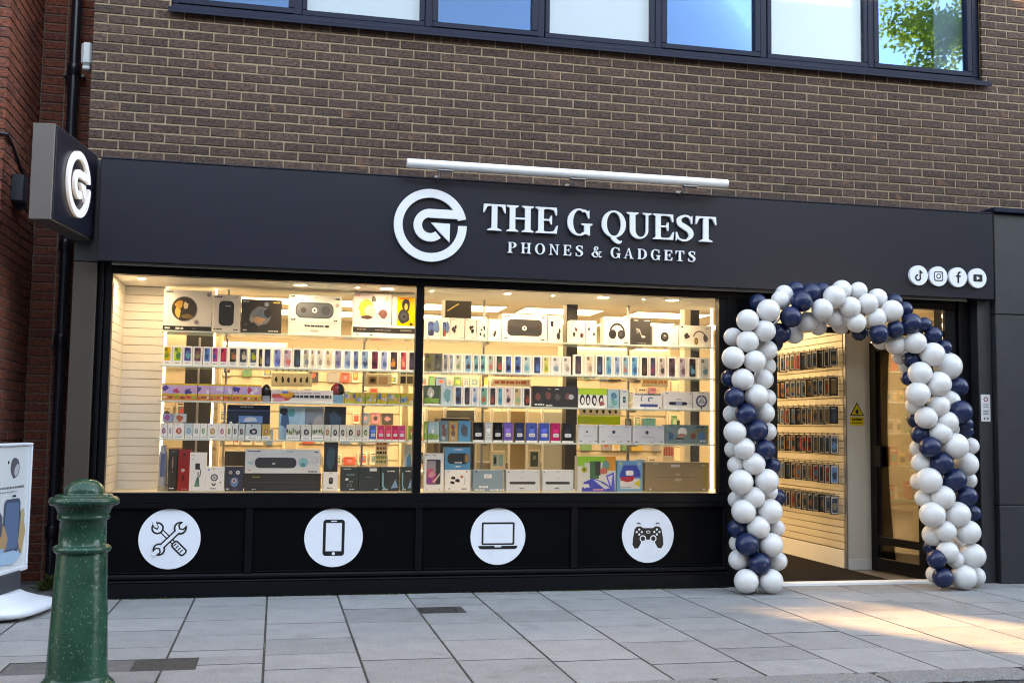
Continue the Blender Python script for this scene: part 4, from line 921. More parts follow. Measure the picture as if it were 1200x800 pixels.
        A.blob(.32, .62, .09, .08, (.02, .02, .02), 9); A.blob(.30, .40, .09, .08, (.02, .02, .02), 9); A.blob(.50, .50, .09, .08, (.02, .02, .02), 9); A.circ(.66, .68, .06, (.55, .16, .10), 9); A.p(stroke([(.74, .30), (.80, .50), (.74, .66)], .02), (.1, .2, .25)); A.text(.08, .90, .2, .04, GRY, 2); A.text(.12, .10, .2, .05, BLK, 2); A.text(.65, .09, .86, .05, BLK, 3); A.circ(.85, .92, .03, (.4, .05, .05), 8)
    elif kind == 'bluegrey':
        A.r(.37, .62, .62, .80, WHT); A.text(.42, .68, .57, .05, GRY, 2); A.text(.20, .16, .50, .10, WHT, 3); A.text(.06, .02, .38, .08, WHT, 3); A.text(.58, .02, .98, .09, WHT, 4); A.circ(.1, .93, .03, BLK, 8); A.p(stroke([(.66, .52), (.80, .36)], .012), (.16, .2, .22))
    elif kind == 'laptopbox':
        A.rr(.10, .33, .88, .45, .03, (.02, .022, .03)); A.text(.04, .88, .09, .05, BLK, 1); A.text(.44, .90, .54, .04, GRY, 2); A.text(.44, .62, .54, .03, GRY, 3); A.text(.40, .12, .54, .05, BLK, 4); A.circ(.93, .90, .02, GRY, 8); A.circ(.93, .12, .02, (.2, .3, .25), 8)
    elif kind == 'colorful':
        A.r(0, .82, .75, 1, (.20, .55, .03)); A.r(.0, .72, .18, .84, (.25, .58, .05)); A.r(.72, .60, 1, 1, (.75, .28, .03)); A.r(.32, .36, .56, .86, (.02, .14, .06)); A.r(.46, .46, .60, .86, (.03, .03, .03)); A.blob(.74, .74, .10, .14, (.08, .30, .28), 12, .1); A.blob(.68, .58, .10, .10, (.65, .14, .10), 9); A.p([(.10, 0), (.16, .26), (.40, .38), (.70, .26), (1, .02), (1, 0)], (.02, .05, .45)); A.blob(.22, .16, .10, .07, (.65, .65, .7), 9); A.p([(.40, .34), (.55, .30), (.85, .10), (.72, .06)], (.55, .60, .68)); A.p([(.74, .45), (.95, .55), (.98, .05), (.86, .08)], (.03, .08, .55)); A.p([(.78, .42), (.92, .48), (.88, .14)], (.55, .55, .72)); A.text(.40, .03, .7, .05, (.7, .3, .4), 3); A.circ(.17, .62, .08, (.45, .45, .04), 14); A.circ(.17, .62, .04, (.1, .12, .02), 10)
    elif kind == 'blueyellow':
        A.rr(.06, .05, .95, .97, .06, (.10, .38, .62)); A.r(.12, .08, .90, .40, (.68, .70, .72)); A.p([(.10, .55), (.25, .85), (.75, .85), (.92, .62), (.92, .46), (.10, .46)], (.015, .06, .42)); A.p([(.12, .46), (.70, .50), (.62, .34), (.40, .30), (.14, .36)], (.55, .02, .04)); A.rr(.34, .52, .64, .68, .05, WHT); A.p([(.66, .26), (.92, .40), (.92, .12)], (.72, .55, .05)); A.text(.12, .12, .55, .03, (.2, .35, .5), 5); A.blob(.85, .90, .08, .05, (.5, .6, .6), 8); A.blob(.14, .90, .06, .05, (.55, .55, .2), 8)
    elif kind == 'cardboard':
        A.r(.13, .49, .83, .505, (.16, .11, .06)); A.r(.40, .84, .54, .93, (.62, .60, .56)); A.text(.48, .56, .56, .06, (.5, .45, .36), 2); A.r(.46, .36, .57, .45, (.48, .41, .30)); A.text(.88, .88, .95, .05, (.55, .5, .4), 2); A.circ(.08, .08, .015, WHT, 6); A.text(.90, .06, .94, .04, WHT, 1); A.r(.12, .94, .20, .97, (.6, .58, .5))
    elif kind == 'darkbox':
        for i in range(4): A.blob(.12 + .22 * i, .48 + .06 * (i % 2), .06, .18, PR.choice([(.10, .08, .08), (.14, .22, .32), (.20, .06, .06), (.30, .32, .36)]), 10, .3)
        A.text(.05, .08, .26, .07, WHT, 4); A.text(.30, .05, .44, .06, WHT, 4); A.text(.34, .84, .40, .05, (.45, .35, .05), 2); A.text(.5, .84, .58, .05, WHT, 2); A.circ(.86, .50, .06, (.45, .46, .5), 12)
    elif kind == 'greenbuds':
        A.r(0, .66, 1, 1, (.34, .60, .05))
        for i, x_ in enumerate((.14, .34, .56, .80)): A.blob(x_, .40, .085, .28, (.02, .022, .025), 12, .15); A.blob(x_ + .01, .36, .045, .16, WHT, 9, .2)
        A.blob(.82, .22, .09, .12, (.40, .10, .10), 9)
    elif kind == 'tealfigure':
        A.blob(.52, .66, .26, .18, (.03, .20, .34), 12, .15); A.blob(.42, .48, .14, .12, (.04, .26, .40), 9); A.blob(.60, .28, .26, .16, (.10, .42, .38), 12, .15); A.text(.15, .06, .5, .04, BLK, 3)
    elif kind == 'smallgadget':
        A.rr(.34, .30, .68, .62, .08, (.02, .04, .05)); A.r(.38, .40, .64, .52, (.10, .35, .38)); A.text(.3, .88, .75, .04, BLK, 3); A.text(.3, .10, .6, .03, GRY, 2)
    elif kind == 'toothbrush':
        A.rr(.22, .12, .86, .30, .05, (.05, .10, .34)); A.p(stroke([(.28, .48), (.26, .70), (.32, .82)], .03), (.05, .08, .2)); A.p([(.60 + q[0] * .1, .60 + q[1] * .16) for q in ringseg(0, 0, 1, .6, 30, 250, 12)], (.04, .08, .22)); A.r(.05, .88, .95, .99, (.10, .10, .12)); A.text(.1, .91, .5, .05, (.5, .5, .55), 4); A.text(.75, .91, .9, .05, (.5, .38, .05), 2); A.circ(.4, .06, .02, BLK, 6); A.circ(.92, .07, .03, BLK, 6)
    elif kind == 'speakerbar2':
        A.rr(.18, .24, .82, .42, .07, (.02, .03, .06)); A.rr(.42, .25, .64, .41, .04, (.30, .40, .62)); A.p([(.52 + q[0] * .07, .52 + q[1] * .10) for q in ringseg(0, 0, 1, .7, 0, 180, 10)], (.1, .1, .12)); A.text(.08, .88, .16, .05, BLK, 2); A.text(.9, .88, .96, .05, BLK, 1); A.text(.48, .08, .62, .04, GRY, 2); A.circ(.92, .35, .02, BLK, 6)
    elif kind == 'ring':
        A.p([(.5 + q[0] * .34, .48 + q[1] * .34) for q in ringseg(0, 0, 1, .72, 95, 445, 24)], (.04, .09, .22)); A.p([(.5, .74), (.74, .36), (.26, .36)], (.42, .50, .62)); A.circ(.5, .08, .05, BLK, 8); A.text(.3, .92, .7, .03, GRY, 3)
    elif kind == 'torn':
        A.circ(.45, .62, .055, (.03, .04, .08), 8); A.text(.05, .90, .14, .04, GRY, 2); A.text(.42, .92, .5, .03, GRY, 1); A.text(.80, .88, .92, .05, GRY, 2); A.text(.25, .36, .7, .025, GRY, 5); A.text(.08, .06, .18, .06, BLK, 2); A.text(.55, .06, .7, .04, GRY, 2); A.text(.86, .08, .94, .06, BLK, 1)
    elif kind == 'stickers':
        A.p([(.35, .5), (1, .95), (1, .2)], (.20, .26, .20)); A.circ(.39, .62, .105, WHT, 18); A.blob(.38, .46, .10, .10, (.55, .22, .14), 10); A.rr(.23, .18, .42, .36, .06, WHT); A.blob(.12, .40, .07, .22, (.03, .12, .25), 9); A.blob(.63, .42, .07, .18, (.30, .08, .08), 10); A.blob(.86, .38, .10, .28, (.04, .20, .45), 10); A.text(.80, .12, .95, .10, WHT, 2); A.text(.70, .86, .9, .06, (.03, .04, .04), 3)
    elif kind == 'pouch':
        A.r(0, 0, 1, .09, WHT); A.rr(.22, .28, .80, .46, .08, WHT); A.circ(.48, .76, .08, c[0], 10); A.text(.3, .34, .7, .05, GRY, 3); A.blob(.5, .60, .30, .12, tuple(min(1, q * 1.8 + .01) for q in c[1]), 10)
    elif kind == 'foliage':
        A.r(0, 0, 1, .06, WHT); A.blob(.30, .25, .35, .16, (.14, .32, .05), 11); A.blob(.70, .22, .3, .14, (.20, .40, .08), 11); A.blob(.42, .62, .22, .26, c[0], 11, .2); A.blob(.45, .50, .07, .12, WHT, 8)
    elif kind == 'figure':
        A.blob(.45, .70, .20, .14, (.25, .05, .05), 10); A.blob(.50, .40, .24, .20, (.16, .08, .07), 11); A.blob(.45, .16, .2, .1, (.5, .45, .4), 9); A.blob(.7, .75, .12, .1, c[0], 8)
    elif kind == 'spray':
        A.blob(.5, .5, .3, .35, c[0], 10, .3)

def product(name, cat, label, px_, shelf, base, kind, cols=(), dep=.10, Yf=PY, topof=None, m=None, zb=None):
    x0, y0, x1, y1 = px_
    xm, ym = (x0 + x1) / 2, (y0 + y1) / 2
    X0, X1 = at(x0, ym, Yf).x, at(x1, ym, Yf).x
    Z1, Z0 = at(xm, y0, Yf).z, at(xm, y1, Yf).z
    h = Z1 - Z0; zb = SHZ[shelf] if zb is None else zb
    s = MB(); g_ = .0018
    s.bbox(X0 + g_, X1 - g_, Yf, Yf + dep, zb, zb + h, .0015, base)
    draw(Art(s, X0 + g_, X1 - g_, zb, zb + h, Yf), kind, cols)
    o = s.build(name, m or print_m, None, label, cat)
    return zb + h
def crop(n):
    ox, oy, sc = {'A': (180, 330, 7.273), 'B': (180, 395, 7.273), 'C': (180, 440, 7.273), 'D': (180, 510, 7.273), 'E': (335, 335, 7.273), 'F': (335, 395, 7.273), 'G': (335, 445, 7.273), 'H': (335, 510, 7.273),
                  'I': (490, 335, 6.667), 'J': (490, 400, 6.667), 'K': (490, 470, 6.667), 'L': (490, 510, 6.667), 'M': (660, 335, 6.486), 'N': (660, 400, 6.486), 'O': (660, 470, 6.486), 'P': (660, 510, 6.486)}[n]
    return lambda a, b, c, d: (ox + a / sc, oy + b / sc, ox + c / sc, oy + d / sc)
cA, cB, cC, cD, cE, cF, cG, cH, cI, cJ, cK, cL, cM, cN, cO, cP = (crop(k) for k in 'ABCDEFGHIJKLMNOP')
# top shelf, left bay
product('speaker_box', 'box', 'large white box picturing a black and gold round speaker', cA(82, 85, 497, 430), 1, WHT, 'disc', dep=.24)
product('speaker_box', 'box', 'upright white box picturing a black capsule speaker', cA(502, 120, 742, 435), 1, WHT, 'capsule', dep=.16)
product('earbud_box', 'box', 'black box picturing grey earbuds on the top shelf', cA(744, 155, 1093, 440), 1, (.035, .033, .031), 'darkbuds', dep=.16)
product('speaker_box', 'box', 'pale blue box picturing a dark boombox speaker', cE(20, 80, 475, 415), 1, (.58, .66, .71), 'boombox', dep=.2)
z = product('soundbar_box', 'box', 'flat black and white soundbar box under the headphone boxes', cE(570, 330, 1110, 430), 1, WHT, 'bar', dep=.2)
product('headphone_box', 'box', 'box picturing orange and white headphones stacked on the soundbar box', cE(577, 65, 903, 326), 1, (.50, .45, .52), 'headphone_art', dep=.15, zb=z)
product('headphone_box', 'box', 'yellow box picturing a dark headphone beside the centre mullion', cE(905, 80, 1110, 326), 1, (.45, .52, .60), 'yellow_headphone', dep=.15, zb=z)
# second shelf, left bay: phones
L2 = [(75, 160), (160, 245), (247, 331), (333, 416), (420, 491), (493, 556), (558, 634), (636, 717), (720, 808), (812, 888), (890, 934), (936, 1008), (1016, 1096), (1099, 1184)]
L2c = ['d9b310/4f8f20', 'a8c818/208040', '4a3f8f/2f9db0', '701f50/8a8a50', '4a90d0/1a4a80', 'd8408a/3050a0', 'd02050/e03040', '3a3538/c07040', '45464f/d0c0a0', '50586a/b8c020', '1c1c20/a8a050', '2a3048/506080', '7a8fd0/4a5fb0', 'c8a8b8/d87868']
L2n = ['yellow and green', 'lime green', 'indigo and teal', 'purple', 'sky blue', 'pink and blue', 'red', 'charcoal and orange', 'charcoal and cream', 'slate and lime', 'black', 'navy', 'periwinkle', 'pink']
F2 = [(-12, 50), (55, 138), (142, 204), (206, 254), (256, 324), (328, 404), (407, 484), (487, 563), (567, 629), (633, 716), (720, 798), (801, 874), (878, 964), (967, 1038), (1041, 1108)]
F2c = [None, '23303c/3a5060', 'b0b0a0/708090', 'd8d0c0/a89878', 'd8d8d0/909888', 'e0d0b0/b8a080', '8888a8/5a5a88', '88a8c8/5878a8', '6080b0/304870', '80a8d0/3a5070', '702040/381828', '90a8d8/5068a8', '403038/e09040', 'd05060/e8a080', '302838/504058']
F2n = [None, 'dark teal', 'pale grey', 'cream and white', 'white', 'beige', 'lilac', 'light blue', 'mid blue', 'pale blue', 'maroon', 'pale periwinkle', 'orange on black', 'coral red', 'dark purple']
def cc(q): return tuple(lin(t) for t in q.split('/'))
row = [(cB(a, 75, b, 240), c, n, 'phone2' if i < 10 else 'phone') for i, ((a, b), c, n) in enumerate(zip(L2, L2c, L2n))]
row += [(cF(a, 95, b, 265), c, n, 'phone') for (a, b), c, n in zip(F2, F2c, F2n) if c]
for i, (p, c, n, k) in enumerate(row):
    product('phone_box', 'phone box', f'white phone box picturing a {n} phone, {ORD[i + 1]} from the slat panel, second shelf', p, 2, WHT, k, cc(c), dep=.045)
# third shelf, left bay
for i, (a, b) in enumerate(((70, 372), (374, 478), (480, 598), (600, 668), (670, 798), (800, 918))):
    product('toy_box', 'toy box', f'orange and purple toy box, {ORD[i + 1]} from the slat panel on third shelf', cC(a, 75, b, 218), 3, (.70, .40, .03), 'toys', dep=.12)
s = MB(); p = at(180 + 960 / 7.273, 462, PY + .05); s.lathe([(.034, 0), (.038, .02), (.040, .09), (.034, .12), (.02, .14), (.001, .148)], p.x, p.y, 20, BLK)
s.v = [(q[0], q[1], q[2] + SHZ[3]) for q in s.v]; s.poly(rect(p.x - .03, SHZ[3], p.x + .03, SHZ[3] + .05), p.y - .041, p.y - .02, (.28, .31, .36)); s.build('speaker', print_gloss, None, 'small black domed speaker between the toy boxes', 'speaker')
product('race_set_box', 'toy box', 'white and red car toy box with bold black lettering', (317.6, 456.7, 390.7, 471.2), 3, (.64, .62, .62), 'racetrack', dep=.12)
s = MB(); p = at(396, 452.5, PY + .08)
def ball(mb, c, r, col, a0=0, a1=180, n=16):
    prof = []
    for i in range(n + 1):
        t = math.pi * i / n; prof.append((max(1e-4, r * math.sin(t)), -r * math.cos(t)))
    v = []; f = []; m_ = 20
    for (rr_, zz) in prof:
        for k in range(m_ + 1):
            a = rad(a0 + (a1 - a0) * k / m_); v.append((c[0] + rr_ * math.cos(a), c[1] + rr_ * math.sin(a), c[2] + zz))
    for j in range(n):
        for k in range(m_): f.append((j * (m_ + 1) + k, j * (m_ + 1) + k + 1, (j + 1) * (m_ + 1) + k + 1, (j + 1) * (m_ + 1) + k))
    mb.idx(v, f, col, 0, True)
ball(s, (p.x, p.y, 1.597), .058, (.55, .02, .04), 100, 270); ball(s, (p.x, p.y, 1.597), .058, (.012, .012, .014), -90, 100)
s.bbox(p.x - .045, p.x + .045, p.y - .055, p.y + .045, SHZ[3], 1.55, .004, (.10, .30, .45)); s.build('helmet_toy', print_gloss, None, 'red and black ball shaped toy on a blue stand', 'toy')
for i, (a, b) in enumerate(((500, 590), (592, 680), (682, 775), (777, 868), (870, 975), (977, 1084))):
    product('capsule_box', 'toy box', f'yellow and blue capsule toy box, {ORD[i + 1]} from the red ball toy', cG(a, 95, b, 190), 3, (.42, .36, .05), 'capsules', dep=.1)
# fourth shelf, left bay: small boxes in front, big boxes behind
L4 = [(55, 118, 'a04888', 'magenta'), (120, 164, '9098b0', 'grey'), (166, 264, 'd04830', 'red and yellow'), (266, 334, '40a0c8', 'cyan'), (336, 394, '70a0a8', 'grey teal'), (396, 454, '60b080', 'mint'), (457, 549, 'd8a050', 'pink and yellow'), (552, 615, 'd07090', 'rose'), (620, 668, '408850', 'green'), (671, 719, '305058', 'dark teal'), (722, 778, '281818', 'aqua'), (781, 918, '202828', 'wide teal'), (921, 994, 'c08030', 'orange')]
for i, (a, b, c, n) in enumerate(L4):
    base = (.50, .62, .66) if i in (3, 10, 11) else ((.62, .38, .10) if i == 12 else WHT)
    product('accessory_box', 'box', f'small {n} accessory box, {ORD[i + 1]} from the slat panel on fourth shelf', cC(a, 405, b, 535), 4, base, 'watchbox', (0, lin(c)), dep=.05)
G4 = [(2, 124, 'grassbox', None, 'green leaf print'), (127, 219, 'watchbox', '20304a', 'navy'), (222, 324, 'grassbox', None, 'pale green print'), (327, 384, 'watchbox', 'b06820', 'brown'), (387, 453, 'watchbox', '202c38', 'grey blue'), (457, 514, 'watchbox', '402c28', 'grey blue dark'), (517, 588, 'watchbox', '182028', 'slate'), (592, 649, 'watchbox', 'a04848', 'dusty red'), (652, 709, 'watchbox', '308040', 'leaf green'), (712, 774, 'pouch', '3070c0', 'blue'), (780, 843, 'pouch', 'e04070', 'hot pink'), (846, 903, 'pouch', 'e04868', 'coral pink'), (906, 958, 'pouch', 'd83060', 'crimson pink'), (961, 1018, 'pouch', 'd84880', 'rose pink'), (1045, 1100, 'foliage', '90a830', 'bright green')]
for i, (a, b, k, c, n) in enumerate(G4):
    base = lin(c) if k == 'pouch' else ((.20, .42, .06) if k == 'foliage' else (.60, .64, .60))
    product('accessory_box', 'box', f'small {n} accessory box, {ORD[i + 14]} from the slat panel on fourth shelf', cG(a, 370, b, 500), 4, base, k, ((.02, .03, .08), lin(c) if c else WHT) if k != 'foliage' else ((.5, .2, .03), 0), dep=.05)
zt = SHZ[4] + .133
product('accessory_box', 'box', 'blue and purple accessory box stacked on fourth shelf by the slat panel', cC(70, 335, 164, 405), 4, (.35, .45, .65), 'spray', ((.5, .1, .3),), dep=.05, zb=zt)
product('accessory_box', 'box', 'pale aqua accessory box with orange print stacked on fourth shelf', cC(167, 335, 278, 405), 4, (.62, .68, .70), 'spray', ((.65, .12, .05),), dep=.05, zb=zt)
product('accessory_box', 'box', 'blue and white accessory box stacked before the navy box', cC(722, 345, 930, 405), 4, (.12, .30, .62), 'spray', ((.65, .68, .72),), dep=.05, zb=zt)
product('console_box', 'box', 'large navy box with white curved print on the fourth shelf', cC(622, 245, 993, 535), 4, (.018, .03, .06), 'navyart', dep=.11, Yf=PY + .07)
product('console_box', 'box', 'large light blue box with grey picture on the fourth shelf', cG(-62, 215, 323, 500), 4, (.42, .68, .78), 'aquaart', dep=.11, Yf=PY + .07)
product('console_box', 'box', 'tall black box with blue glow print on the fourth shelf', cG(327, 215, 513, 500), 4, (.012, .016, .024), 'spray', ((.03, .09, .14),), dep=.11, Yf=PY + .07)
# bottom, left bay
p = at(180 + 76 / 7.273, 560, PY + .05)
s = MB(); s.lathe([(.001, .0), (.030, .0), (.033, .01), (.033, .24), (.028, .28), (.022, .285), (.022, .33), (.001, .333)], p.x, p.y, 20, (.40, .42, .46)); s.v = [(q[0], q[1], q[2] + .785) for q in s.v]
s.lathe([(.001, .750), (.036, .750), (.036, .787), (.001, .787)], p.x, p.y, 16, (.45, .40, .30)); s.poly(rect(p.x - .018, .86, p.x + .018, 1.05), p.y - .034, p.y - .01, (.12, .15, .30)); s.build('bottle', print_gloss, None, 'silver grey bottle on a low stand beside the slat panel', 'bottle')
product('tall_box', 'box', 'tall narrow black box beside the red one', cD(120, 110, 203, 465), 5, (.035, .030, .028), 'talldark', ((.30, .18, .15),), dep=.08)
product('tall_box', 'box', 'tall narrow red box on the display floor', cD(206, 112, 320, 465), 5, (.42, .018, .02), 'tallred', dep=.08)
product('vacuum_box', 'box', 'tall white box picturing a small black and green vacuum', cD(304, 140, 448, 468), 5, WHT, 'vacuum', dep=.09, Yf=PY - .02)
product('camera_box', 'box', 'white box picturing a round ring camera', cD(442, 262, 604, 466), 5, WHT, 'ringcam', dep=.1)
product('camera_box', 'box', 'navy box picturing a round blue camera', cD(606, 258, 766, 466), 5, (.02, .028, .06), 'navycam', dep=.1)
z = product('soundbar_box', 'box', 'long low black soundbar box on the display floor', (286, 553.3, 376.2, 574), 5, (.016, .017, .021), 'blackbar', dep=.16)
product('soundbar_box', 'box', 'long white box picturing a charcoal soundbar with aqua end', (287, 525.4, 375.6, 553.3), 5, (.66, .70, .73), 'soundbar', dep=.15, zb=z)
z = product('mouse_box', 'box', 'small white box picturing a black mouse', cH(312, 305, 445, 468), 5, WHT, 'mouse', dep=.1)
product('tall_box', 'box', 'tall black box with teal glow standing on the mouse box', cH(325, 50, 445, 303), 5, (.012, .020, .026), 'spray', ((.02, .09, .12),), dep=.09, zb=z)
for a, b, k, n in ((466, 619, 'lines', 'dark teal box with white line drawings'), (621, 804, 'label', 'dark teal box with a white label'), (806, 969, 'art', 'dark teal box with cyan swirl'), (980, 1090, 'art2', 'narrow dark teal box by the centre mullion')):
    product('gadget_box', 'box', n, cH(a, 258, b, 465), 5, (.018, .035, .038), 'tealdark', (k,), dep=.12)
product('cleaning_gadget', 'gadget', 'white and aqua spray gadget pack standing behind the dark teal boxes', cH(1005, 50, 1090, 440), 5, (.62, .66, .66), 'spray', ((.06, .30, .42),), dep=.05, Yf=PY + .14)
# ---------------- right bay
for i, (a, b, k, n) in enumerate(((56, 178, 'duo', 'white earbud box with blue case print by the mullion'), (180, 249, 'duo', 'narrow white earbud box with blue and red case print'), (251, 364, 'buds', 'white box with scattered black earbud print'), (366, 454, 'buds', 'white earbud box with a dark case print'), (456, 544, 'buds', 'white box with green and brown earbud print'), (547, 653, 'buds', 'white box with tiny earbuds beside the big speaker box'))):
    product('earbud_box', 'box', n, cI(a, 240, b, 405), 1, WHT, k, ((.5, .08, .10) if i == 1 else ((.03, .12, .12) if i == 4 else (.06, .05, .06)),), dep=.08)
product('speaker_box', 'box', 'wide white box picturing a large black speaker', cI(656, 205, 1011, 417), 1, WHT, 'bigspeaker', dep=.2)
product('earbud_box', 'box', 'white box with maroon pendant print beside the large speaker box', cI(1014, 212, 1130, 420), 1, WHT, 'buds', ((.25, .04, .06),), dep=.1)
product('earphone_box', 'box', 'white earphone box picturing a maroon drop earphone', cM(52, 240, 169, 412), 1, WHT, 'buds', ((.22, .05, .07),), dep=.1)
product('earphone_box', 'box', 'narrow white box with two small navy earphones', cM(171, 240, 255, 412), 1, WHT, 'buds', ((.03, .05, .12),), dep=.1)
product('headset_box', 'box', 'white box picturing black over ear headphones', cM(310, 215, 510, 422), 1, WHT, 'headset', dep=.12)
product('gadget_box', 'box', 'charcoal box with a silver curved gadget print', cM(525, 228, 668, 426), 1, (.035, .036, .038), 'darkgadget', dep=.1)
product('speaker_box', 'box', 'white box picturing a small round black speaker puck', cM(680, 280, 877, 432), 1, WHT, 'speaker_puck', dep=.12)
product('headset_box', 'box', 'white box with tan and grey headphones by the lit post', cM(881, 280, 1130, 440), 1, WHT, 'headset2', dep=.12)
R2 = [(50, 119, '6a6a40/504838', 'olive'), (121, 189, '4a4c48/707468', 'dark grey'), (191, 239, '9098a0/605a58', 'grey'), (241, 280, 'a8b8c0/788898', 'pale grey'), (286, 350, 'c8d0c0/88a080', 'pale mint'), (356, 424, '70a8c8/404850', 'sky blue'), (428, 479, '68b0b8/285058', 'aqua'), (480, 535, '50a8b0/204850', 'turquoise'), (541, 597, '98b0a8/c86860', 'mint and red'), (601, 667, '2a4a40/c05040', 'dark green and red'), (673, 739, '4070b0/181838', 'royal blue'), (746, 814, '3868b0/201840', 'cobalt blue'), (816, 889, 'a8c8d0/50a8c0', 'ice blue'), (893, 968, '203868/4078b8', 'navy blue'), (973, 1031, 'c8c880/90a040', 'pale yellow'), (1040, 1119, 'd0d8dc/7898a8', 'white'), (1126, 1195, 'd0d4d8/a09898', 'silver')]
N2 = [(80, 149, '403848/604850', 'plum'), (163, 237, 'd8ccb8/a89888', 'cream'), (246, 311, '283048/3a6080', 'midnight blue'), (316, 377, '50a8c8/2878a8', 'bright cyan'), (381, 439, '88a8d0/5878a0', 'cornflower'), (446, 504, '70a8c0/a87878', 'teal and rose'), (511, 574, '48a0d0/205888', 'azure'), (586, 649, '28242c/604838', 'black and brown'), (653, 711, '384868/903858', 'indigo and red'), (719, 784, 'c0b8b8/403c40', 'pale rose'), (791, 861, '604858/382830', 'mauve'), (873, 939, 'b8b0c0/785868', 'pale lilac'), (946, 1019, '302838/48a0c0', 'black with cyan flash'), (1031, 1114, 'c8d4d4/6090a0', 'pale aqua')]
row = [(cJ(a, 72, b, 216), c, n) for a, b, c, n in R2] + [(cN(a, 88, b, 245), c, n) for a, b, c, n in N2]
for i, (p, c, n) in enumerate(row):
    product('phone_box', 'phone box', f'phone box picturing a {n} phone, {ORD[i + 1]} from the mullion, second shelf', p, 2, lin('6a6a60') if i in (0, 1) else WHT, 'phone', cc(c), dep=.045)
# third shelf right
product('toy_box', 'box', 'dark green box with grass picture beside the mullion', cJ(46, 325, 172, 478), 3, (.05, .09, .06), 'foliage', ((.5, .5, .48), 0), dep=.08)
product('phone_box', 'phone box', 'light blue box with wave print on third shelf', cJ(176, 330, 275, 485), 3, (.45, .62, .68), 'spray', ((.12, .36, .42),), dep=.06)
R3 = [(281, 349, '3a5878/281828', 'steel blue'), (353, 414, '38343c/504858', 'charcoal'), (418, 475, 'c0ccd8/5088b8', 'white and blue'), (481, 549, '58a898/c06048', 'green and coral'), (553, 614, '3c343c/a04838', 'black and coral'), (617, 667, '48a8c0/3088a0', 'turquoise'), (673, 739, 'd8c0c0/504048', 'blush'), (743, 814, 'c8b088/80b088', 'sand and green'), (816, 884, '282428/b04030', 'black and red')]
for i, (a, b, c, n) in enumerate(R3):
    product('phone_box', 'phone box', f'white phone box picturing a {n} phone, {ORD[i + 1]} from the light blue wave box', cJ(a, 338, b, 488), 3, WHT, 'phone', cc(c), dep=.045)
product('gadget_set_box', 'box', 'long black box with a row of gadgets on third shelf', (623.8, 450.5, 676.8, 474.8), 3, (.016, .018, .024), 'darkbox', dep=.1)
product('earbud_box', 'box', 'lime green and white box with four black gadgets', cN(113, 338, 333, 486), 3, WHT, 'greenbuds', dep=.09)
product('phone_box', 'box', 'sky blue box with teal swirling print', cN(337, 345, 427, 488), 3, (.30, .52, .62), 'tealfigure', dep=.06)
product('gadget_box', 'box', 'narrow pale box picturing a little dark gadget', cN(431, 348, 496, 490), 3, (.60, .68, .70), 'smallgadget', dep=.06)
product('toothbrush_box', 'box', 'white box with a blue bar and curved wire print', cN(533, 372, 752, 490), 3, WHT, 'toothbrush', dep=.08)
product('speaker_box', 'box', 'white box picturing a slim navy bar speaker', cN(762, 362, 984, 496), 3, WHT, 'speakerbar2', dep=.08)
product('ring_box', 'box', 'white box with a navy ring print next to the lit post', cN(987, 360, 1115, 496), 3, WHT, 'ring', dep=.08)
# fourth shelf right
product('toy_box', 'box', 'narrow green leaf print box against the mullion', cK(46, 140, 74, 295), 4, (.20, .38, .05), 'foliage', ((.3, .4, .5), 0), dep=.06)
product('toy_box', 'box', 'green and sky blue leaf print box', cK(76, 140, 164, 295), 4, (.28, .48, .52), 'foliage', ((.35, .55, .62), 0), dep=.06)
product('figure_box', 'toy box', 'grey and red figure box on fourth shelf', cK(167, 135, 239, 297), 4, (.10, .22, .28), 'figure', ((.2, .4, .5),), dep=.06)
product('figure_box', 'toy box', 'orange framed figure box beside the blue box', cK(241, 138, 310, 297), 4, (.50, .30, .10), 'figure', ((.05, .35, .55),), dep=.06)
product('phone_box', 'box', 'bright blue box with dark hanging charm print', cK(315, 138, 412, 299), 4, (.02, .30, .52), 'spray', ((.06, .08, .10),), dep=.06)
K4 = [(428, 514, '101214', 'black'), (521, 578, 'c8d0d8', 'white'), (587, 660, '0c1018', 'jet black'), (667, 740, '7860b8', 'purple'), (757, 830, '283858', 'navy'), (846, 930, '4060b0', 'blue'), (946, 1026, '3458b8', 'cobalt'), (1037, 1114, 'd01868', 'magenta'), (1125, 1215, '101820', 'dark slate')]
for i, (a, b, c, n) in enumerate(K4):
    product('phone_box', 'phone box', f'{n} boxed phone with a white sticker, {ORD[i + 1]} after the bright blue box', cK(a, 148, b, 300), 4, lin(c), 'pouch', ((.02, .03, .06), lin(c)), dep=.045, m=print_gloss)
product('tablet_box', 'box', 'short white tablet box after the dark slate phone', cO(113, 165, 262, 302), 4, (.60, .65, .72), 'torn', dep=.08)
product('tablet_box', 'box', 'wide white tablet box between two other white boxes', cO(272, 168, 520, 305), 4, (.60, .65, .72), 'torn', dep=.08)
product('tablet_box', 'box', 'wide white tablet box beside the teal stickered box', cO(527, 172, 771, 308), 4, (.60, .65, .72), 'torn', dep=.08)
product('laptop_box', 'box', 'teal grey box covered in round stickers', cO(777, 170, 1105, 315), 4, (.16, .27, .28), 'stickers', dep=.09)
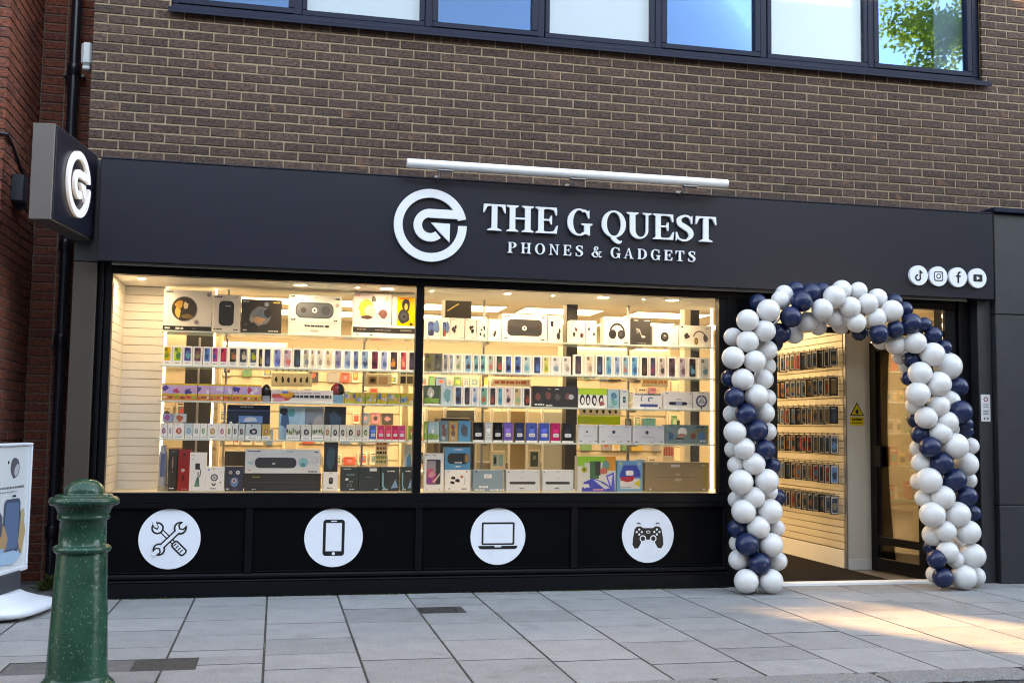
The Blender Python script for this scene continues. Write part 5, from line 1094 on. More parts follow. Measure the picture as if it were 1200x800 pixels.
# bottom right
product('tablet_box', 'box', 'tall white box picturing a pink and purple tablet', cL(46, 125, 201, 420), 5, WHT, 'tablet', dep=.08)
z = product('controller_box', 'box', 'white box with black and red controller pieces', cL(208, 257, 410, 424), 5, WHT, 'kit', dep=.12)
product('speaker_box', 'box', 'bright blue box picturing a black speaker stacked on a white box', cL(208, 80, 410, 255), 5, (.015, .28, .52), 'bluespeaker', dep=.12, zb=z)
product('router_box', 'box', 'blue grey box with white labels on the display floor', cL(427, 258, 664, 424), 5, (.20, .32, .40), 'bluegrey', dep=.12)
product('laptop_box', 'box', 'white laptop box next to the blue grey box', cL(687, 257, 950, 424), 5, (.60, .66, .72), 'laptopbox', dep=.1)
product('laptop_box', 'box', 'white laptop box next to the colourful box', (635.5, 549, 672.3, 574), 5, (.60, .66, .72), 'laptopbox', dep=.1)
product('craft_box', 'box', 'large colourful green orange and blue patterned box', cP(108, 150, 400, 416), 5, (.62, .64, .62), 'colorful', dep=.1)
product('game_box', 'box', 'blue red and white rounded pattern box', cP(408, 182, 604, 416), 5, (.12, .40, .62), 'blueyellow', dep=.1)
product('cardboard_box', 'box', 'plain brown cardboard box at the right end of the display', cP(622, 207, 1108, 428), 5, (.33, .24, .14), 'cardboard', dep=.2)
for px_, dw in ((232, 27), (389, 14), (450, 14), (549, 25), (690, 12), (800, 20)):
    pass

# ------------------------------------------------------------------ deeper shop furniture glimpsed between the shelves
def panel_thing(name, cat, label, x0, x1, z0, z1, Y, dep, m, trim=None):
    t = empty(name, ((x0 + x1) / 2, Y, z0), label, cat)
    s = MB(); s.bbox(x0, x1, Y, Y + dep, z0, z1, .006); s.build('carcass', m, t)
    if trim:
        for q in trim: 
            s = MB(); s.bbox(q[0], q[1], Y - .012, Y - .001, q[2], q[3], .002); s.build('trim_strip', steel, t)
    return t
X = lambda p, Y: at(p, 460, Y).x
xa, xb = X(216, 1.3), X(248, 1.3)
panel_thing('dark_cabinet', 'cabinet', 'black glossy cabinet behind the phone boxes near the slat panel', xa, xb, .004, 2.1, 1.3, .4, board_m, [((xa + xb) / 2 - .01, (xa + xb) / 2 + .01, .1, 2.05)])
xa, xb = X(266, 1.6), X(318, 1.6)
panel_thing('dark_cabinet', 'cabinet', 'low black cabinet behind the soundbar boxes', xa, xb, .004, 1.05, 1.6, .4, board_m)
xa, xb = X(517, 1.5), X(551, 1.5)
panel_thing('dark_cabinet', 'cabinet', 'black cabinet behind the earbud boxes by the mullion', xa, xb, .004, 1.38, 1.5, .4, board_m)
for px0, px1, Y, n in ((663.5, 676.5, 1.0, 'black square column in the middle of the display bay'), (810, 820, 1.3, 'black square column near the lit post by the doorway')):
    panel_thing('column', 'column', n, X(px0, Y), X(px1, Y),   .004, 2.735, Y, .14, board_m)
panel_thing('column', 'column', 'tan square column beside the black one near the doorway', X(802, 1.3), X(809.5, 1.3), .004, 2.735, 1.3, .12, cream_m)
t = empty('hanging_poster_box', (X(535, 1.6), 1.6, 2.3), 'black hanging poster cube with gold marks under the ceiling', 'poster')
xa, xb = X(520, 1.6), X(551, 1.6)
s = MB(); s.bbox(xa, xb, 1.6, 1.85, 2.30, 2.58, .003, (.015, .014, .012)); s.build('cube', print_m, t)
s = MB(); s.poly(stroke([(xa + .02, 2.40), (xa + .11, 2.46), (xa + .13, 2.47)], .012), 1.598, 1.599, (.5, .35, .1)); s.poly(arc((xa + xb) / 2, 2.555, .014, .014, 0, 360, 10)[:-1], 1.598, 1.599, (.5, .45, .4)); s.build('gold_print', print_m, t)
s = MB(); s.tube([((xa + xb) / 2, 1.72, 2.58), ((xa + xb) / 2, 1.72, 2.74)], .004, 6); s.build('cord', steel, t)
# low display stand with pale posts and coloured back panels, half way into the shop
t = empty('display_stand', (X(590, 1.9), 1.9, 0), 'low cream display stand with pale posts behind the boxed phones', 'display stand')
xs_ = [X(p, 1.9) for p in (500, 522, 558, 577, 597, 618, 636, 662)]
tones = [(.50, .42, .28), (.10, .10, .09), (.60, .54, .40), (.56, .50, .38), (.30, .21, .11), (.62, .56, .44), (.42, .44, .42)]
tm = [mat(f'stand_panel_{i}', c, .5, var=.06, nscale=5) for i, c in enumerate(tones)]
for i in range(7):
    s = MB(); s.bbox(xs_[i] + .012, xs_[i + 1] - .012, 1.93, 1.95, .004, 1.46, .003); s.build('back_panel', tm[i], t)
for x in xs_:
    s = MB(); s.bbox(x - .0115, x + .0115, 1.88, 1.96, .004, 1.48, .003); s.build('stand_post', slat_m, t)
for z_ in (.95, 1.30):
    for i in (2, 3, 5): s = MB(); s.bbox(xs_[i] + .0125, xs_[i + 1] - .0125, 1.86, 1.929, z_, z_ + .012, .002); s.build('stand_shelf', slat_m, t)
def card(label, x0, y0, x1, y1, Y, base, kind, cols=()):
    a, b = at(x0, (y0 + y1) / 2, Y).x, at(x1, (y0 + y1) / 2, Y).x; zt, zb_ = at((x0 + x1) / 2, y0, Y).z, at((x0 + x1) / 2, y1, Y).z
    s = MB(); s.bbox(a, b, Y, Y + .02, zb_, zt, .002, base); A = Art(s, a, b, zb_, zt, Y)
    if kind == 'row':
        for i in range(6): A.blob(.12 + .15 * i, .5, .035, .22, BLK, 8, .3)
        A.text(.2, .12, .8, .05, GRY, 5)
    elif kind == 'pics': A.r(.15, .2, .45, .8, cols[0]); A.r(.52, .2, .85, .8, cols[1]); A.blob(.3, .5, .1, .2, BLK, 8)
    elif kind == 'shout': A.text(.06, .3, .94, .45, cols[0], 7)
    elif kind == 'stripes':
        for i in range(5): A.text(.08, .10 + .18 * i, .92, .11, PR.choice([BLK, (.1, .25, .12), (.3, .1, .05)]), 4)
    elif kind == 'screen': A.r(.18, .12, .82, .9, cols[0]); A.blob(.5, .6, .15, .12, (.3, .3, .28), 8)
    s.tube([((a + b) / 2, Y + .01, zt - .002), ((a + b) / 2, Y + .01, zt + .25)], .002, 5, (.3, .3, .3))
    s.build('hanging_card', print_m, None, label, 'card')
CRM = (.62, .56, .44)
card('cream card with a row of black earphones hanging above the toy boxes', 318, 437, 366, 453, 1.4, CRM, 'row')
card('cream card with two brown pictures hanging behind the capsule toys', 427, 438, 459, 453, 1.4, CRM, 'pics', ((.35, .18, .10), (.50, .32, .22)))
card('cream card with black picture near the centre mullion', 466, 438, 487, 452, 1.4, CRM, 'pics', ((.03, .03, .03), (.10, .08, .06)))
card('white card with orange red lettering above the third shelf phones', 577, 444, 622, 452, 1.4, (.66, .62, .55), 'shout', ((.60, .10, .05),))
card('white card with orange lettering above the bar speaker boxes', 752, 441, 783, 453, 1.4, (.60, .50, .36), 'shout', ((.55, .22, .08),))
card('cream card with red print over the tablet boxes', 679, 477, 728, 487, 1.4, (.66, .58, .46), 'row')
card('lime green banner card behind the tablet boxes', 677, 487, 727, 497, 1.42, (.36, .58, .04), 'plain')
card('tall striped card behind the dark teal boxes', 440, 516, 454, 545, 1.4, CRM, 'stripes')
card('pale card with a blue patterned picture on the stand', 575, 528, 592, 550, 1.4, CRM, 'pics', ((.12, .35, .48), (.20, .42, .52)))
card('pale card with a dark green screen picture on the stand', 619, 527, 633, 549, 1.4, CRM, 'screen', ((.05, .08, .06),))
card('cream card with red numbers beside the cardboard box', 777, 517, 790, 541, 1.4, (.60, .52, .40), 'shout', ((.50, .06, .05),))
# cream slatted wall bays with goods, half way down the shop
CB = random.Random(77)
bay_names = ['red', 'blue', 'black', 'grey', 'green', 'yellow', 'slate', 'teal', 'pink', 'amber', 'tan']
BAYW = ['slat panel end', 'headphone boxes', 'hanging cube', 'colourful boxes', 'lit post', 'slat panel']
bay_cols = [(.55, .10, .08), (.10, .22, .40), (.04, .05, .06), (.50, .46, .40), (.12, .30, .16), (.60, .42, .12), (.30, .32, .36), (.05, .25, .30), (.45, .20, .28)]
for bi, (x0, x1, Y) in enumerate(((-1.2, .1, 4.4), (.25, 1.6, 5.6), (1.75, 3.1, 6.2), (3.1, 4.4, 3.2), (4.6, 5.9, 6.2), (-1.2, -.55, 2.6))):
    t = empty('wall_bay', ((x0 + x1) / 2, Y, 0), ['cream slatted display bay deep inside behind the slat panel end', 'cream slatted display bay behind the headphone boxes', 'cream slatted display bay behind the black hanging cube', 'cream slatted display bay behind the colourful boxes', 'cream slatted display bay beyond the lit post', 'cream slatted display bay nearest the white slat panel'][bi], 'display bay')
    s = MB(); s.box(x0, x1, Y + .02, Y + .06, .004, 2.25); s.build('backboard', cream_m, t)
    for k in range(10):
        z0 = .25 + k * .2; s = MB(); s.bbox(x0 + .03, x1 - .03, Y, Y + .0195, z0, z0 + .185, .003); s.build('slat', cream_m, t)
    for q in (x0, x1 - .03):
        s = MB(); s.bbox(q, q + .03, Y - .05, Y + .0195, .004, 2.25, .003); s.build('bay_post', cream_m, t)
    s = MB(); s.box(x0 + .03, x1 - .03, Y - .06, Y - .045, 2.20, 2.24); s.build('led_strip', led_m, t)
    for k in range(6):
        z = .52 + k * .265; x = x0 + .06 + CB.uniform(0, .1); num = 0
        if CB.random() < .12: continue
        while x < x1 - .16:
            wd = CB.uniform(.05, .15); h = CB.uniform(.10, .20); c = CB.choice(bay_cols)
            s = MB(); s.bbox(x, x + wd, Y - .05, Y - .004, z, z + h, .003, (.62, .58, .52) if CB.random() < .45 else c)
            a = Art(s, x, x + wd, z, z + h, Y - .05); a.r(.15, .2, .85, .75, c); a.blob(.5, .5, .25, .2, CB.choice(bay_cols), 8, .3); a.text(.15, .83, .8, .07, BLK, 3)
            s.tube([(x + wd / 2, Y + .01, z + h + .012), (x + wd / 2, Y - .06, z + h + .012)], .004, 5, (.4, .4, .4)); s.box(x + wd / 2 - .01, x + wd / 2 + .01, Y - .03, Y - .028, z + h - .001, z + h + .02, (.6, .6, .6))
            num += 1; s.build('hanging_pack', print_m, None, f'{bay_names[bay_cols.index(c)]} pack, {ORD[num]} in row {["one", "two", "three", "four", "five", "six"][k]} up, bay {"nearest" if bi == 5 else "behind"} the {BAYW[bi]}', 'pack', 'packs on the display bays inside the shop')
            x += wd + CB.choice([.015, .03, .03, .12])
# glass counter in the middle of the shop
t = empty('glass_counter', (1.9, 1.75, 0), 'pale glass topped counter standing inside the shop', 'counter')
s = MB(); s.bbox(.9, 3.0, 1.9, 2.3, .004, .82, .006); s.build('base', cream_m, t)
s = MB(); s.bbox(.88, 3.02, 1.88, 2.32, .822, .86, .004); s.build('top', slat_m, t)

# ------------------------------------------------------------------ doorway: slat wall with phone cases
SWX = 5.30
sw = empty('slat_wall', (SWX, 1.6, 0), 'cream slat wall inside the doorway hung with phone cases', 'slat wall')
for k in range(33):
    z0 = .19 + k * .0685
    s = MB(); s.bbox(SWX, SWX + .02, .885, 2.42, z0, z0 + .062, .003); s.build('slat', cream_m, sw)
s = MB(); s.box(SWX + .021, SWX + .10, .885, 2.42, .004, 2.5); s.build('backing', mat('slat_dark', (.22, .18, .13), .7), sw)
s = MB(); s.bbox(SWX - .004, SWX + .0205, .885, 2.42, .004, .178, .003); s.build('skirting', slat_m, sw)
s = MB(); s.bbox(SWX - .06, SWX + .02, .885, 2.42, 2.455, 2.62, .004); s.build('header', cream_m, sw)
s = MB(); s.box(SWX - .056, SWX - .03, .90, 2.40, 2.447, 2.4535); s.build('led_strip', led_m, sw)
CS = random.Random(31)
case_cols = ['2a5a8a', '34465a', '2c3440', '8a7458', '5a94c0', 'b04848', '3a4c60', '9a7860', '405060', '687480', 'b87860', '2a4868', 'a08c74', '4a5c6a']
for ri, zt in enumerate((2.10, 1.822, 1.544, 1.265, .981, .690)):
    n = 12; y = .955
    for j in range(n):
        hh = .175 + CS.uniform(-.008, .004); wd = .086
        t = empty('phone_case', (SWX - .03, y, zt - hh), f'phone case pack, {ORD[j + 1]} from the door post in the {ORD[ri + 1]} hanging row', 'phone case', 'phone cases on the slat wall')
        s = MB(); tk = .016
        # pack hangs square to the wall face, its printed face looks along the wall towards the street
        s.bbox(SWX - .105, SWX - .012, y - tk / 2, y + tk / 2, zt - hh, zt, .003, BLK)
        c = lin(CS.choice(case_cols)); c2 = lin(CS.choice(case_cols))
        A = Art(s, SWX - .105, SWX - .012, zt - hh, zt, y - tk / 2); A.rr(.10, .04, .90, .97, .08, (.7, .7, .7) if CS.random() < .75 else BLK); A.rr(.19, .09, .81, .92, .08, c); A.blob(.5, .45, .26, .20, c2, 9, .3); A.text(.2, .86, .7, .04, WHT, 2)
        # printed edge seen from the doorway
        s.box(SWX - .1068, SWX - .1052, y - tk / 2 + .003, y + tk / 2 - .003, zt - hh + .02, zt - .02, c)
        s.build('pack', print_m, t)
        s = MB(); s.tube([(SWX + .01, y, zt + .014), (SWX - .12, y, zt + .014), (SWX - .128, y, zt + .028)], .0035, 6); s.box(SWX - .065, SWX - .05, y - .002, y + .002, zt - .002, zt + .024); s.build('hook', steel, t)
        y += .118
# door post with warning sign
dpz = empty('door_post', (5.45, .86, 0), 'cream boxed post just inside the doorway with a yellow warning sign', 'post')
s = MB(); s.bbox(5.318, 5.585, .845, .883, .004, 2.735, .004); s.bbox(5.55, 5.585, .884, 1.0, .004, 2.735, .003); s.build('post', mat('post_cream', (.72, .66, .55), .5), dpz)
s = MB(); s.bbox(5.317, 5.586, .838, .8445, .004, .10, .002); s.build('skirting', slat_m, dpz)
s = MB(); s.bbox(5.306, 5.3175, .84, .884, .004, 2.735, .002); s.build('edge_trim', steel, dpz)
cx = 5.425
s = MB(); YEL = (.75, .52, .01)
s.poly([(cx - .075, 1.455), (cx + .075, 1.455), (cx, 1.585)], .843, .8445, BLK); s.poly([(cx - .058, 1.465), (cx + .058, 1.465), (cx, 1.566)], .8422, .8430, YEL); s.poly(arc(cx, 1.495, .017, .022, 0, 360, 12)[:-1], .8416, .8422, BLK)
s.poly(rrect(cx - .075, 1.365, cx + .075, 1.445, .01), .843, .8445, YEL)
for q, h in ((1.412, .016), (1.384, .010)):
    for k in range(5): s.poly(rect(cx - .055 + k * .022, q, cx - .055 + k * .022 + .018, q + h), .8422, .8430, BLK)
s.build('warning_sign', print_m, dpz, label='yellow triangle warning sign with a small text plate')
# lit shelves seen through the open door leaf
ws = empty('side_shelving', (6.7, 2.5, 0), 'lit cream shelving seen through the glass of the open door', 'shelving')
s = MB(); s.box(5.72, 7.55, 2.50, 2.54, .004, 2.6); s.build('backboard', cream_m, ws)
for z in (.55, .92, 1.28, 1.62, 1.96):
    s = MB(); s.bbox(5.72, 7.55, 2.21, 2.499, z, z + .018, .002); s.build('shelf', glassshelf, ws)
s = MB(); s.box(5.72, 7.55, 2.21, 2.499, .004, .50); s.build('base_cupboard', cream_m, ws)
for q in (5.9, 6.55, 7.2):  # glowing posts added to brighten the shelving behind the door
    s = MB(); s.box(q, q + .02, 2.48, 2.4995, .51, 2.5); s.build('led_post', led_m, ws)
bay_all = bay_cols + [(.5, .35, .1), (.45, .4, .3)]
for zi, z in enumerate((.568, .938, 1.298, 1.638, 1.978)):
    x = 5.76; num = 0
    while x < 7.4:
        wd = CB.uniform(.05, .11); h = CB.uniform(.12, .24); c = CB.choice(bay_all); num += 1
        s = MB(); s.bbox(x, x + wd, 2.25, 2.33, z + .0005, z + h, .003, c); a = Art(s, x, x + wd, z, z + h, 2.25); a.r(.15, .2, .85, .6, CB.choice(bay_cols)); a.text(.15, .75, .8, .08, WHT, 3)
        s.build('boxed_item', print_m, None, f'{bay_names[bay_all.index(c)]} box, {ORD[num]} on the {ORD[zi + 1]} lit shelf up, behind the open door', 'box', 'boxes on the lit shelving behind the door'); x += wd + CB.uniform(.01, .05)

# ================================================================== BALLOON ARCH
arch = empty('balloon_arch', (4.75, -.34, 0), 'balloon arch of white and navy balloons framing the doorway', 'balloon arch')
bal_w = mat('white_latex', (.66, .645, .635), .3, spec=.5); bal_n = mat('navy_latex', (.0035, .017, .062), .27, spec=.42)
for m_ in (bal_w, bal_n):
    b_ = m_.node_tree.nodes['Principled BSDF']
    if m_ is bal_w:
        b_.inputs['Subsurface Weight'].default_value = .25; b_.inputs['Subsurface Radius'].default_value = (.06, .05, .045); b_.inputs['Subsurface Scale'].default_value = .5
def balloon_mesh(m):
    s = MB(); prof = []
    for i in range(19):
        t = math.pi * i / 18; z = -math.cos(t); r = math.sin(t)
        if z < 0: r *= 1 - .05 * z * z; z *= 1.06
        prof.append((max(r, 1e-3), z))
    s.lathe(prof, 0, 0, 28); s.lathe([(.015, -1.05), (.03, -1.09), (.07, -1.14), (.01, -1.145)], 0, 0, 8)
    return s.mesh('balloon', m)
BW, BN = balloon_mesh(bal_w), balloon_mesh(bal_n)
raw = []
def bl_add(ox, oy, sc, data):
    for t in data.split(';'):
        a = t.split(','); raw.append((a[0], ox + float(a[1]) / sc, oy + float(a[2]) / sc, float(a[3]) / sc, a[4]))
bl_add(840, 320, 4.444, 'B,215,155,36,b;W,350,112,50,b;W,332,142,50,m;B,410,88,32,b;B,490,103,52,m;B,548,94,42,b;B,441,147,56,f;W,268,195,60,f;B,385,228,56,f;W,160,246,58,f;W,248,300,57,f;B,330,312,54,m;W,84,332,48,b;W,160,355,57,f;W,262,402,53,m;W,85,440,59,f;W,198,458,57,f;W,403,322,45,b;B,298,365,28,b;W,470,253,53,m;W,525,278,45,b;W,548,188,56,f;W,612,122,58,f;W,650,88,52,m;W,612,233,50,m;W,645,270,38,b;W,135,553,58,f;W,243,553,53,m;W,262,485,34,b;B,70,548,49,m;B,92,645,53,f;W,207,638,61,f;W,262,650,40,b;B,152,732,56,f;W,248,728,54,m;W,80,732,48,b')
bl_add(840, 500, 4.0, 'W,85,25,53,f;B,188,15,53,f;W,238,22,34,b;W,127,100,52,f;B,226,106,50,f;W,78,105,36,b;W,175,172,53,f;W,90,178,41,m;B,258,182,40,m;W,113,258,58,f;W,235,252,56,f;W,176,330,50,f;W,94,340,40,b;W,248,312,36,b;B,282,330,32,b;W,125,395,57,f;W,250,395,58,f;W,195,470,54,f;W,280,474,40,m;B,96,475,47,m;B,142,550,55,f;W,255,552,56,f;W,100,545,26,b;W,102,622,48,m;B,200,640,54,f;W,286,628,44,m;W,138,722,57,f;W,254,722,57,f')
bl_add(980, 320, 4.445, 'W,115,92,46,m;W,72,178,55,f;W,165,158,52,f;W,213,132,52,m;B,303,150,42,m;W,105,257,51,f;W,208,235,54,f;W,290,197,57,f;B,355,190,43,m;B,118,305,40,b;B,218,315,53,f;B,308,292,47,f;B,390,262,54,f;B,458,268,38,m;W,235,352,40,b;W,312,372,53,m;W,412,362,57,f;B,503,325,48,m;W,335,432,38,b;B,395,450,46,m;W,503,423,62,f;B,562,388,40,m;W,582,485,72,m;W,370,480,26,b;W,436,522,62,f;B,372,548,36,m;W,532,578,66,f;B,635,592,51,m;W,425,628,63,f;W,410,688,49,m;W,588,665,56,m;W,533,690,58,f;B,648,722,60,f;B,415,762,32,b;W,468,752,58,f;W,580,775,55,f;B,672,785,40,m')
bl_add(980, 500, 4.0, 'B,395,35,45,m;W,490,28,52,f;W,545,10,32,m;B,605,20,37,m;B,440,95,51,f;W,385,100,30,b;W,557,90,62,f;W,628,90,34,b;W,398,168,46,m;B,494,170,55,f;W,610,175,56,m;W,435,250,60,f;W,388,255,32,b;B,553,248,56,f;W,618,250,34,b;W,410,333,42,m;B,612,325,49,f;W,500,330,56,f;B,638,405,34,b;W,450,410,60,f;W,568,410,60,f;W,455,505,52,m;W,512,488,49,f;W,620,493,56,f;W,570,545,30,b;B,448,565,32,b;W,522,585,51,f;B,470,620,46,f;W,560,622,39,f;W,640,603,59,f;W,462,690,30,b;B,500,705,48,f;W,598,705,59,f;W,652,700,46,m')
rbal = random.Random(8)
for (c, x, y, r, ly) in raw:
    Y = {'f': -.44, 'm': -.33, 'b': -.21}[ly] + rbal.uniform(-.012, .012)
    p = at(x, y, Y); R = r * depth(p) / F_PX * 1.0
    if ly == 'b': R = max(R, .075)
    if p.z - R < .004: p.z = R + .004
    o = bpy.data.objects.new('balloon', BW if c == 'W' else BN); C.objects.link(o); o.location = p
    # knot end turns in to the spine of the arch
    spx = 3.84 if x < 935 and y > 400 else (5.48 if x > 1050 and y > 430 else None)
    tgt = Vector((spx, -.32, p.z)) if spx else Vector((4.85, -.32, 1.9))
    d = (p - tgt); d = d.normalized() if d.length > .01 else Vector((0, -1, 0))
    o.rotation_euler = d.to_track_quat('Z', 'Y').to_euler(); o.scale = (R, R, R)
    attach(o, arch)
# light frame tube the balloons are tied to
pts = [(3.85, -.33, .0), (3.84, -.33, .8), (3.82, -.33, 1.6), (3.90, -.33, 2.05), (4.20, -.33, 2.32), (4.62, -.33, 2.38), (5.0, -.33, 2.22), (5.26, -.33, 1.92), (5.42, -.33, 1.5), (5.48, -.33, .8), (5.50, -.33, .0)]
s = MB(); s.tube(spline(pts, 5), .010, 8); s.build('arch_frame', lamp_metal, arch)

# ================================================================== BOLLARD
BX, BY = -.917, -2.85
bo = empty('bollard', (BX, BY, 0), 'green cast iron bollard with domed cap and chipped paint', 'bollard')
gm = bpy.data.materials.new('green_gloss'); gm.use_nodes = True
n = gm.node_tree; b_ = n.nodes['Principled BSDF']; L = n.links.new
b_.inputs['Roughness'].default_value = .19; b_.inputs['Specular IOR Level'].default_value = .35
tc = n.nodes.new('ShaderNodeTexCoord')
n1 = n.nodes.new('ShaderNodeTexNoise'); n1.inputs['Scale'].default_value = 6; n1.inputs['Detail'].default_value = 5; L(tc.outputs['Object'], n1.inputs['Vector'])
r1 = n.nodes.new('ShaderNodeValToRGB'); r1.color_ramp.elements[0].position = .35; r1.color_ramp.elements[0].color = (.0014, .044, .026, 1); r1.color_ramp.elements[1].position = .7; r1.color_ramp.elements[1].color = (.0026, .072, .043, 1); L(n1.outputs['Fac'], r1.inputs[0])
mp = n.nodes.new('ShaderNodeMapping'); mp.inputs['Scale'].default_value = (1, 1, .8); L(tc.outputs['Object'], mp.inputs[0])
n2 = n.nodes.new('ShaderNodeTexNoise'); n2.inputs['Scale'].default_value = 110; n2.inputs['Detail'].default_value = 2; n2.inputs['Distortion'].default_value = 1.0; L(mp.outputs[0], n2.inputs['Vector'])
m2 = n.nodes.new('ShaderNodeMapRange'); m2.inputs[1].default_value = .665; m2.inputs[2].default_value = .70; L(n2.outputs['Fac'], m2.inputs[0])
mx = n.nodes.new('ShaderNodeMix'); mx.data_type = 'RGBA'; L(m2.outputs[0], mx.inputs['Factor']); L(r1.outputs[0], mx.inputs['A']); mx.inputs['B'].default_value = (.20, .26, .20, 1)
L(mx.outputs['Result'], b_.inputs['Base Color'])
bp = n.nodes.new('ShaderNodeBump'); bp.inputs['Strength'].default_value = .35; bp.inputs['Distance'].default_value = .004; nb = n.nodes.new('ShaderNodeTexNoise'); nb.inputs['Scale'].default_value = 35; nb.inputs['Detail'].default_value = 4
L(tc.outputs['Object'], nb.inputs['Vector']); L(nb.outputs['Fac'], bp.inputs['Height']); L(bp.outputs[0], b_.inputs['Normal'])
k = 1 / 236.0
def pl(prof): return [(r * k, z) for r, z in prof]
s = MB(); s.lathe(pl([(43, -.02), (43, .012), (41, .03), (37, .045), (35.5, .055), (34.5, .062), (33.8, .07), (27.6, .655), (27.2, .66)]), BX, BY, 48); s.build('shaft', gm, bo)
s = MB(); s.lathe(pl([(27.2, .655), (29.5, .66), (31.5, .668), (32, .676), (31.3, .686), (29, .693), (27.2, .697)]), BX, BY, 48); s.build('collar_ring', gm, bo)
s = MB(); s.lathe(pl([(27.2, .695), (26.3, .70), (25.6, .815), (27.8, .82), (29, .827), (28.8, .836), (28, .842), (29.2, .862), (32.0, .884), (33.4, .892)]), BX, BY, 48); s.build('neck', gm, bo)
s = MB(); s.lathe(pl([(33.2, .889), (36.6, .890), (38.2, .896), (38.9, .908), (38.3, .920), (36.4, .928), (33, .931), (31.5, .932), (31.2, .939), (29.8, .942), (24, .943), (22.4, .943), (22.4, .952), (21.8, .966), (19.8, .983), (16.6, .997), (12, 1.008), (6.5, 1.014), (.2, 1.016)]), BX, BY, 48); s.build('domed_cap', gm, bo)

# ================================================================== PAVEMENT SIGN
psn = empty('pavement_sign', (-1.76, -.64, 0), 'white framed pavement poster stand with watch advert on a white plastic base', 'sign')
psn.rotation_euler = (0, 0, rad(90 - 11))          # local x runs along the panel, away from the road
def pspart(name, s, m, lab=None):
    o = bpy.data.objects.new(name, s.mesh(name, m)); C.objects.link(o); o.parent = psn
    if lab: o['label'] = lab
    return o
plast = mat('white_plastic', (.66, .68, .72), .4, var=.04)
s = MB(); n_ = 40; lay = []
for (sx, sy, z) in ((.33, .25, .018), (.36, .285, .03), (.365, .29, .055), (.35, .275, .075), (.26, .19, .10), (.17, .11, .135), (.15, .085, .15)):
    lay.append([(sx * math.copysign(abs(math.cos(2 * math.pi * i / n_)) ** .62, math.cos(2 * math.pi * i / n_)), sy * math.copysign(abs(math.sin(2 * math.pi * i / n_)) ** .62, math.sin(2 * math.pi * i / n_)), z) for i in range(n_)])
v = [q for l in lay for q in l]; s.idx(v, [(j * n_ + i, j * n_ + (i + 1) % n_, (j + 1) * n_ + (i + 1) % n_, (j + 1) * n_ + i) for j in range(len(lay) - 1) for i in range(n_)], smooth=True); s.face(lay[-1]); s.face(lay[0][::-1])
pspart('base', s, plast)
s = MB(); s.box(-.2, -.1, -.2, -.12, 0, .03); s.box(.12, .22, -.2, -.12, 0, .03); s.box(-.2, -.1, .1, .18, 0, .03); s.box(.12, .22, .1, .18, 0, .03); pspart('foot', s, mat('foot_plastic', (.35, .32, .28), .7))
s = MB(); s.bbox(-.16, .16, -.045, .045, .148, .275, .006); pspart('stem', s, mat('stem_grey', (.045, .048, .055), .5))
Z0p, Z1p = .262, 1.145; XL, XR = -.36, .30
s = MB()
for sy in (-1, 1):
    pass
for q in ((XL, XR, Z0p, Z0p + .035), (XL, XR, Z1p - .02, Z1p)): s.bbox(q[0], q[1], -.03, .03, q[2], q[3], .006)
for q in ((XL, XL + .022), (XR - .022, XR)): s.bbox(q[0], q[1], -.029, .029, Z0p + .034, Z1p - .019, .005)
pspart('frame', s, plast)
s = MB(); s.box(XL + .02, XR - .02, -.012, .012, Z0p + .03, Z1p - .015, (.60, .62, .64)); s.mi = 0
# poster on the face turned to the shop (local -y): drawn in x,z with the wall side on the right
A = Art(s, XL + .022, XR - .022, Z0p + .036, Z1p - .021, -.012)
A.r(0, 0, 1, 1, (.64, .66, .68)); A.blob(.64, .82, .12, .085, (.10, .10, .12), 14, .1); A.blob(.68, .80, .06, .05, (.45, .45, .47), 10); A.circ(.47, .87, .02, BLK, 8); A.text(.10, .655, .88, .018, (.18, .18, .19), 14); A.text(.25, .625, .70, .010, (.3, .3, .3), 9); A.r(.60, .585, .68, .60, BLK)
A.rr(.40, .12, .80, .57, .07, (.06, .09, .14)); A.rr(.43, .16, .77, .54, .05, (.08, .16, .28)); A.blob(.36, .25, .14, .12, (.50, .28, .15), 10); A.blob(.86, .28, .08, .16, (.55, .34, .18), 10); A.blob(.86, .42, .05, .06, (.55, .40, .22), 8); A.r(.02, .04, .42, .18, (.20, .42, .62)); A.blob(.20, .36, .16, .14, (.10, .10, .14), 11); A.blob(.58, .10, .30, .06, (.30, .50, .66), 10); A.text(.06, .22, .3, .02, WHT, 4)
pspart('poster', s, print_gloss)

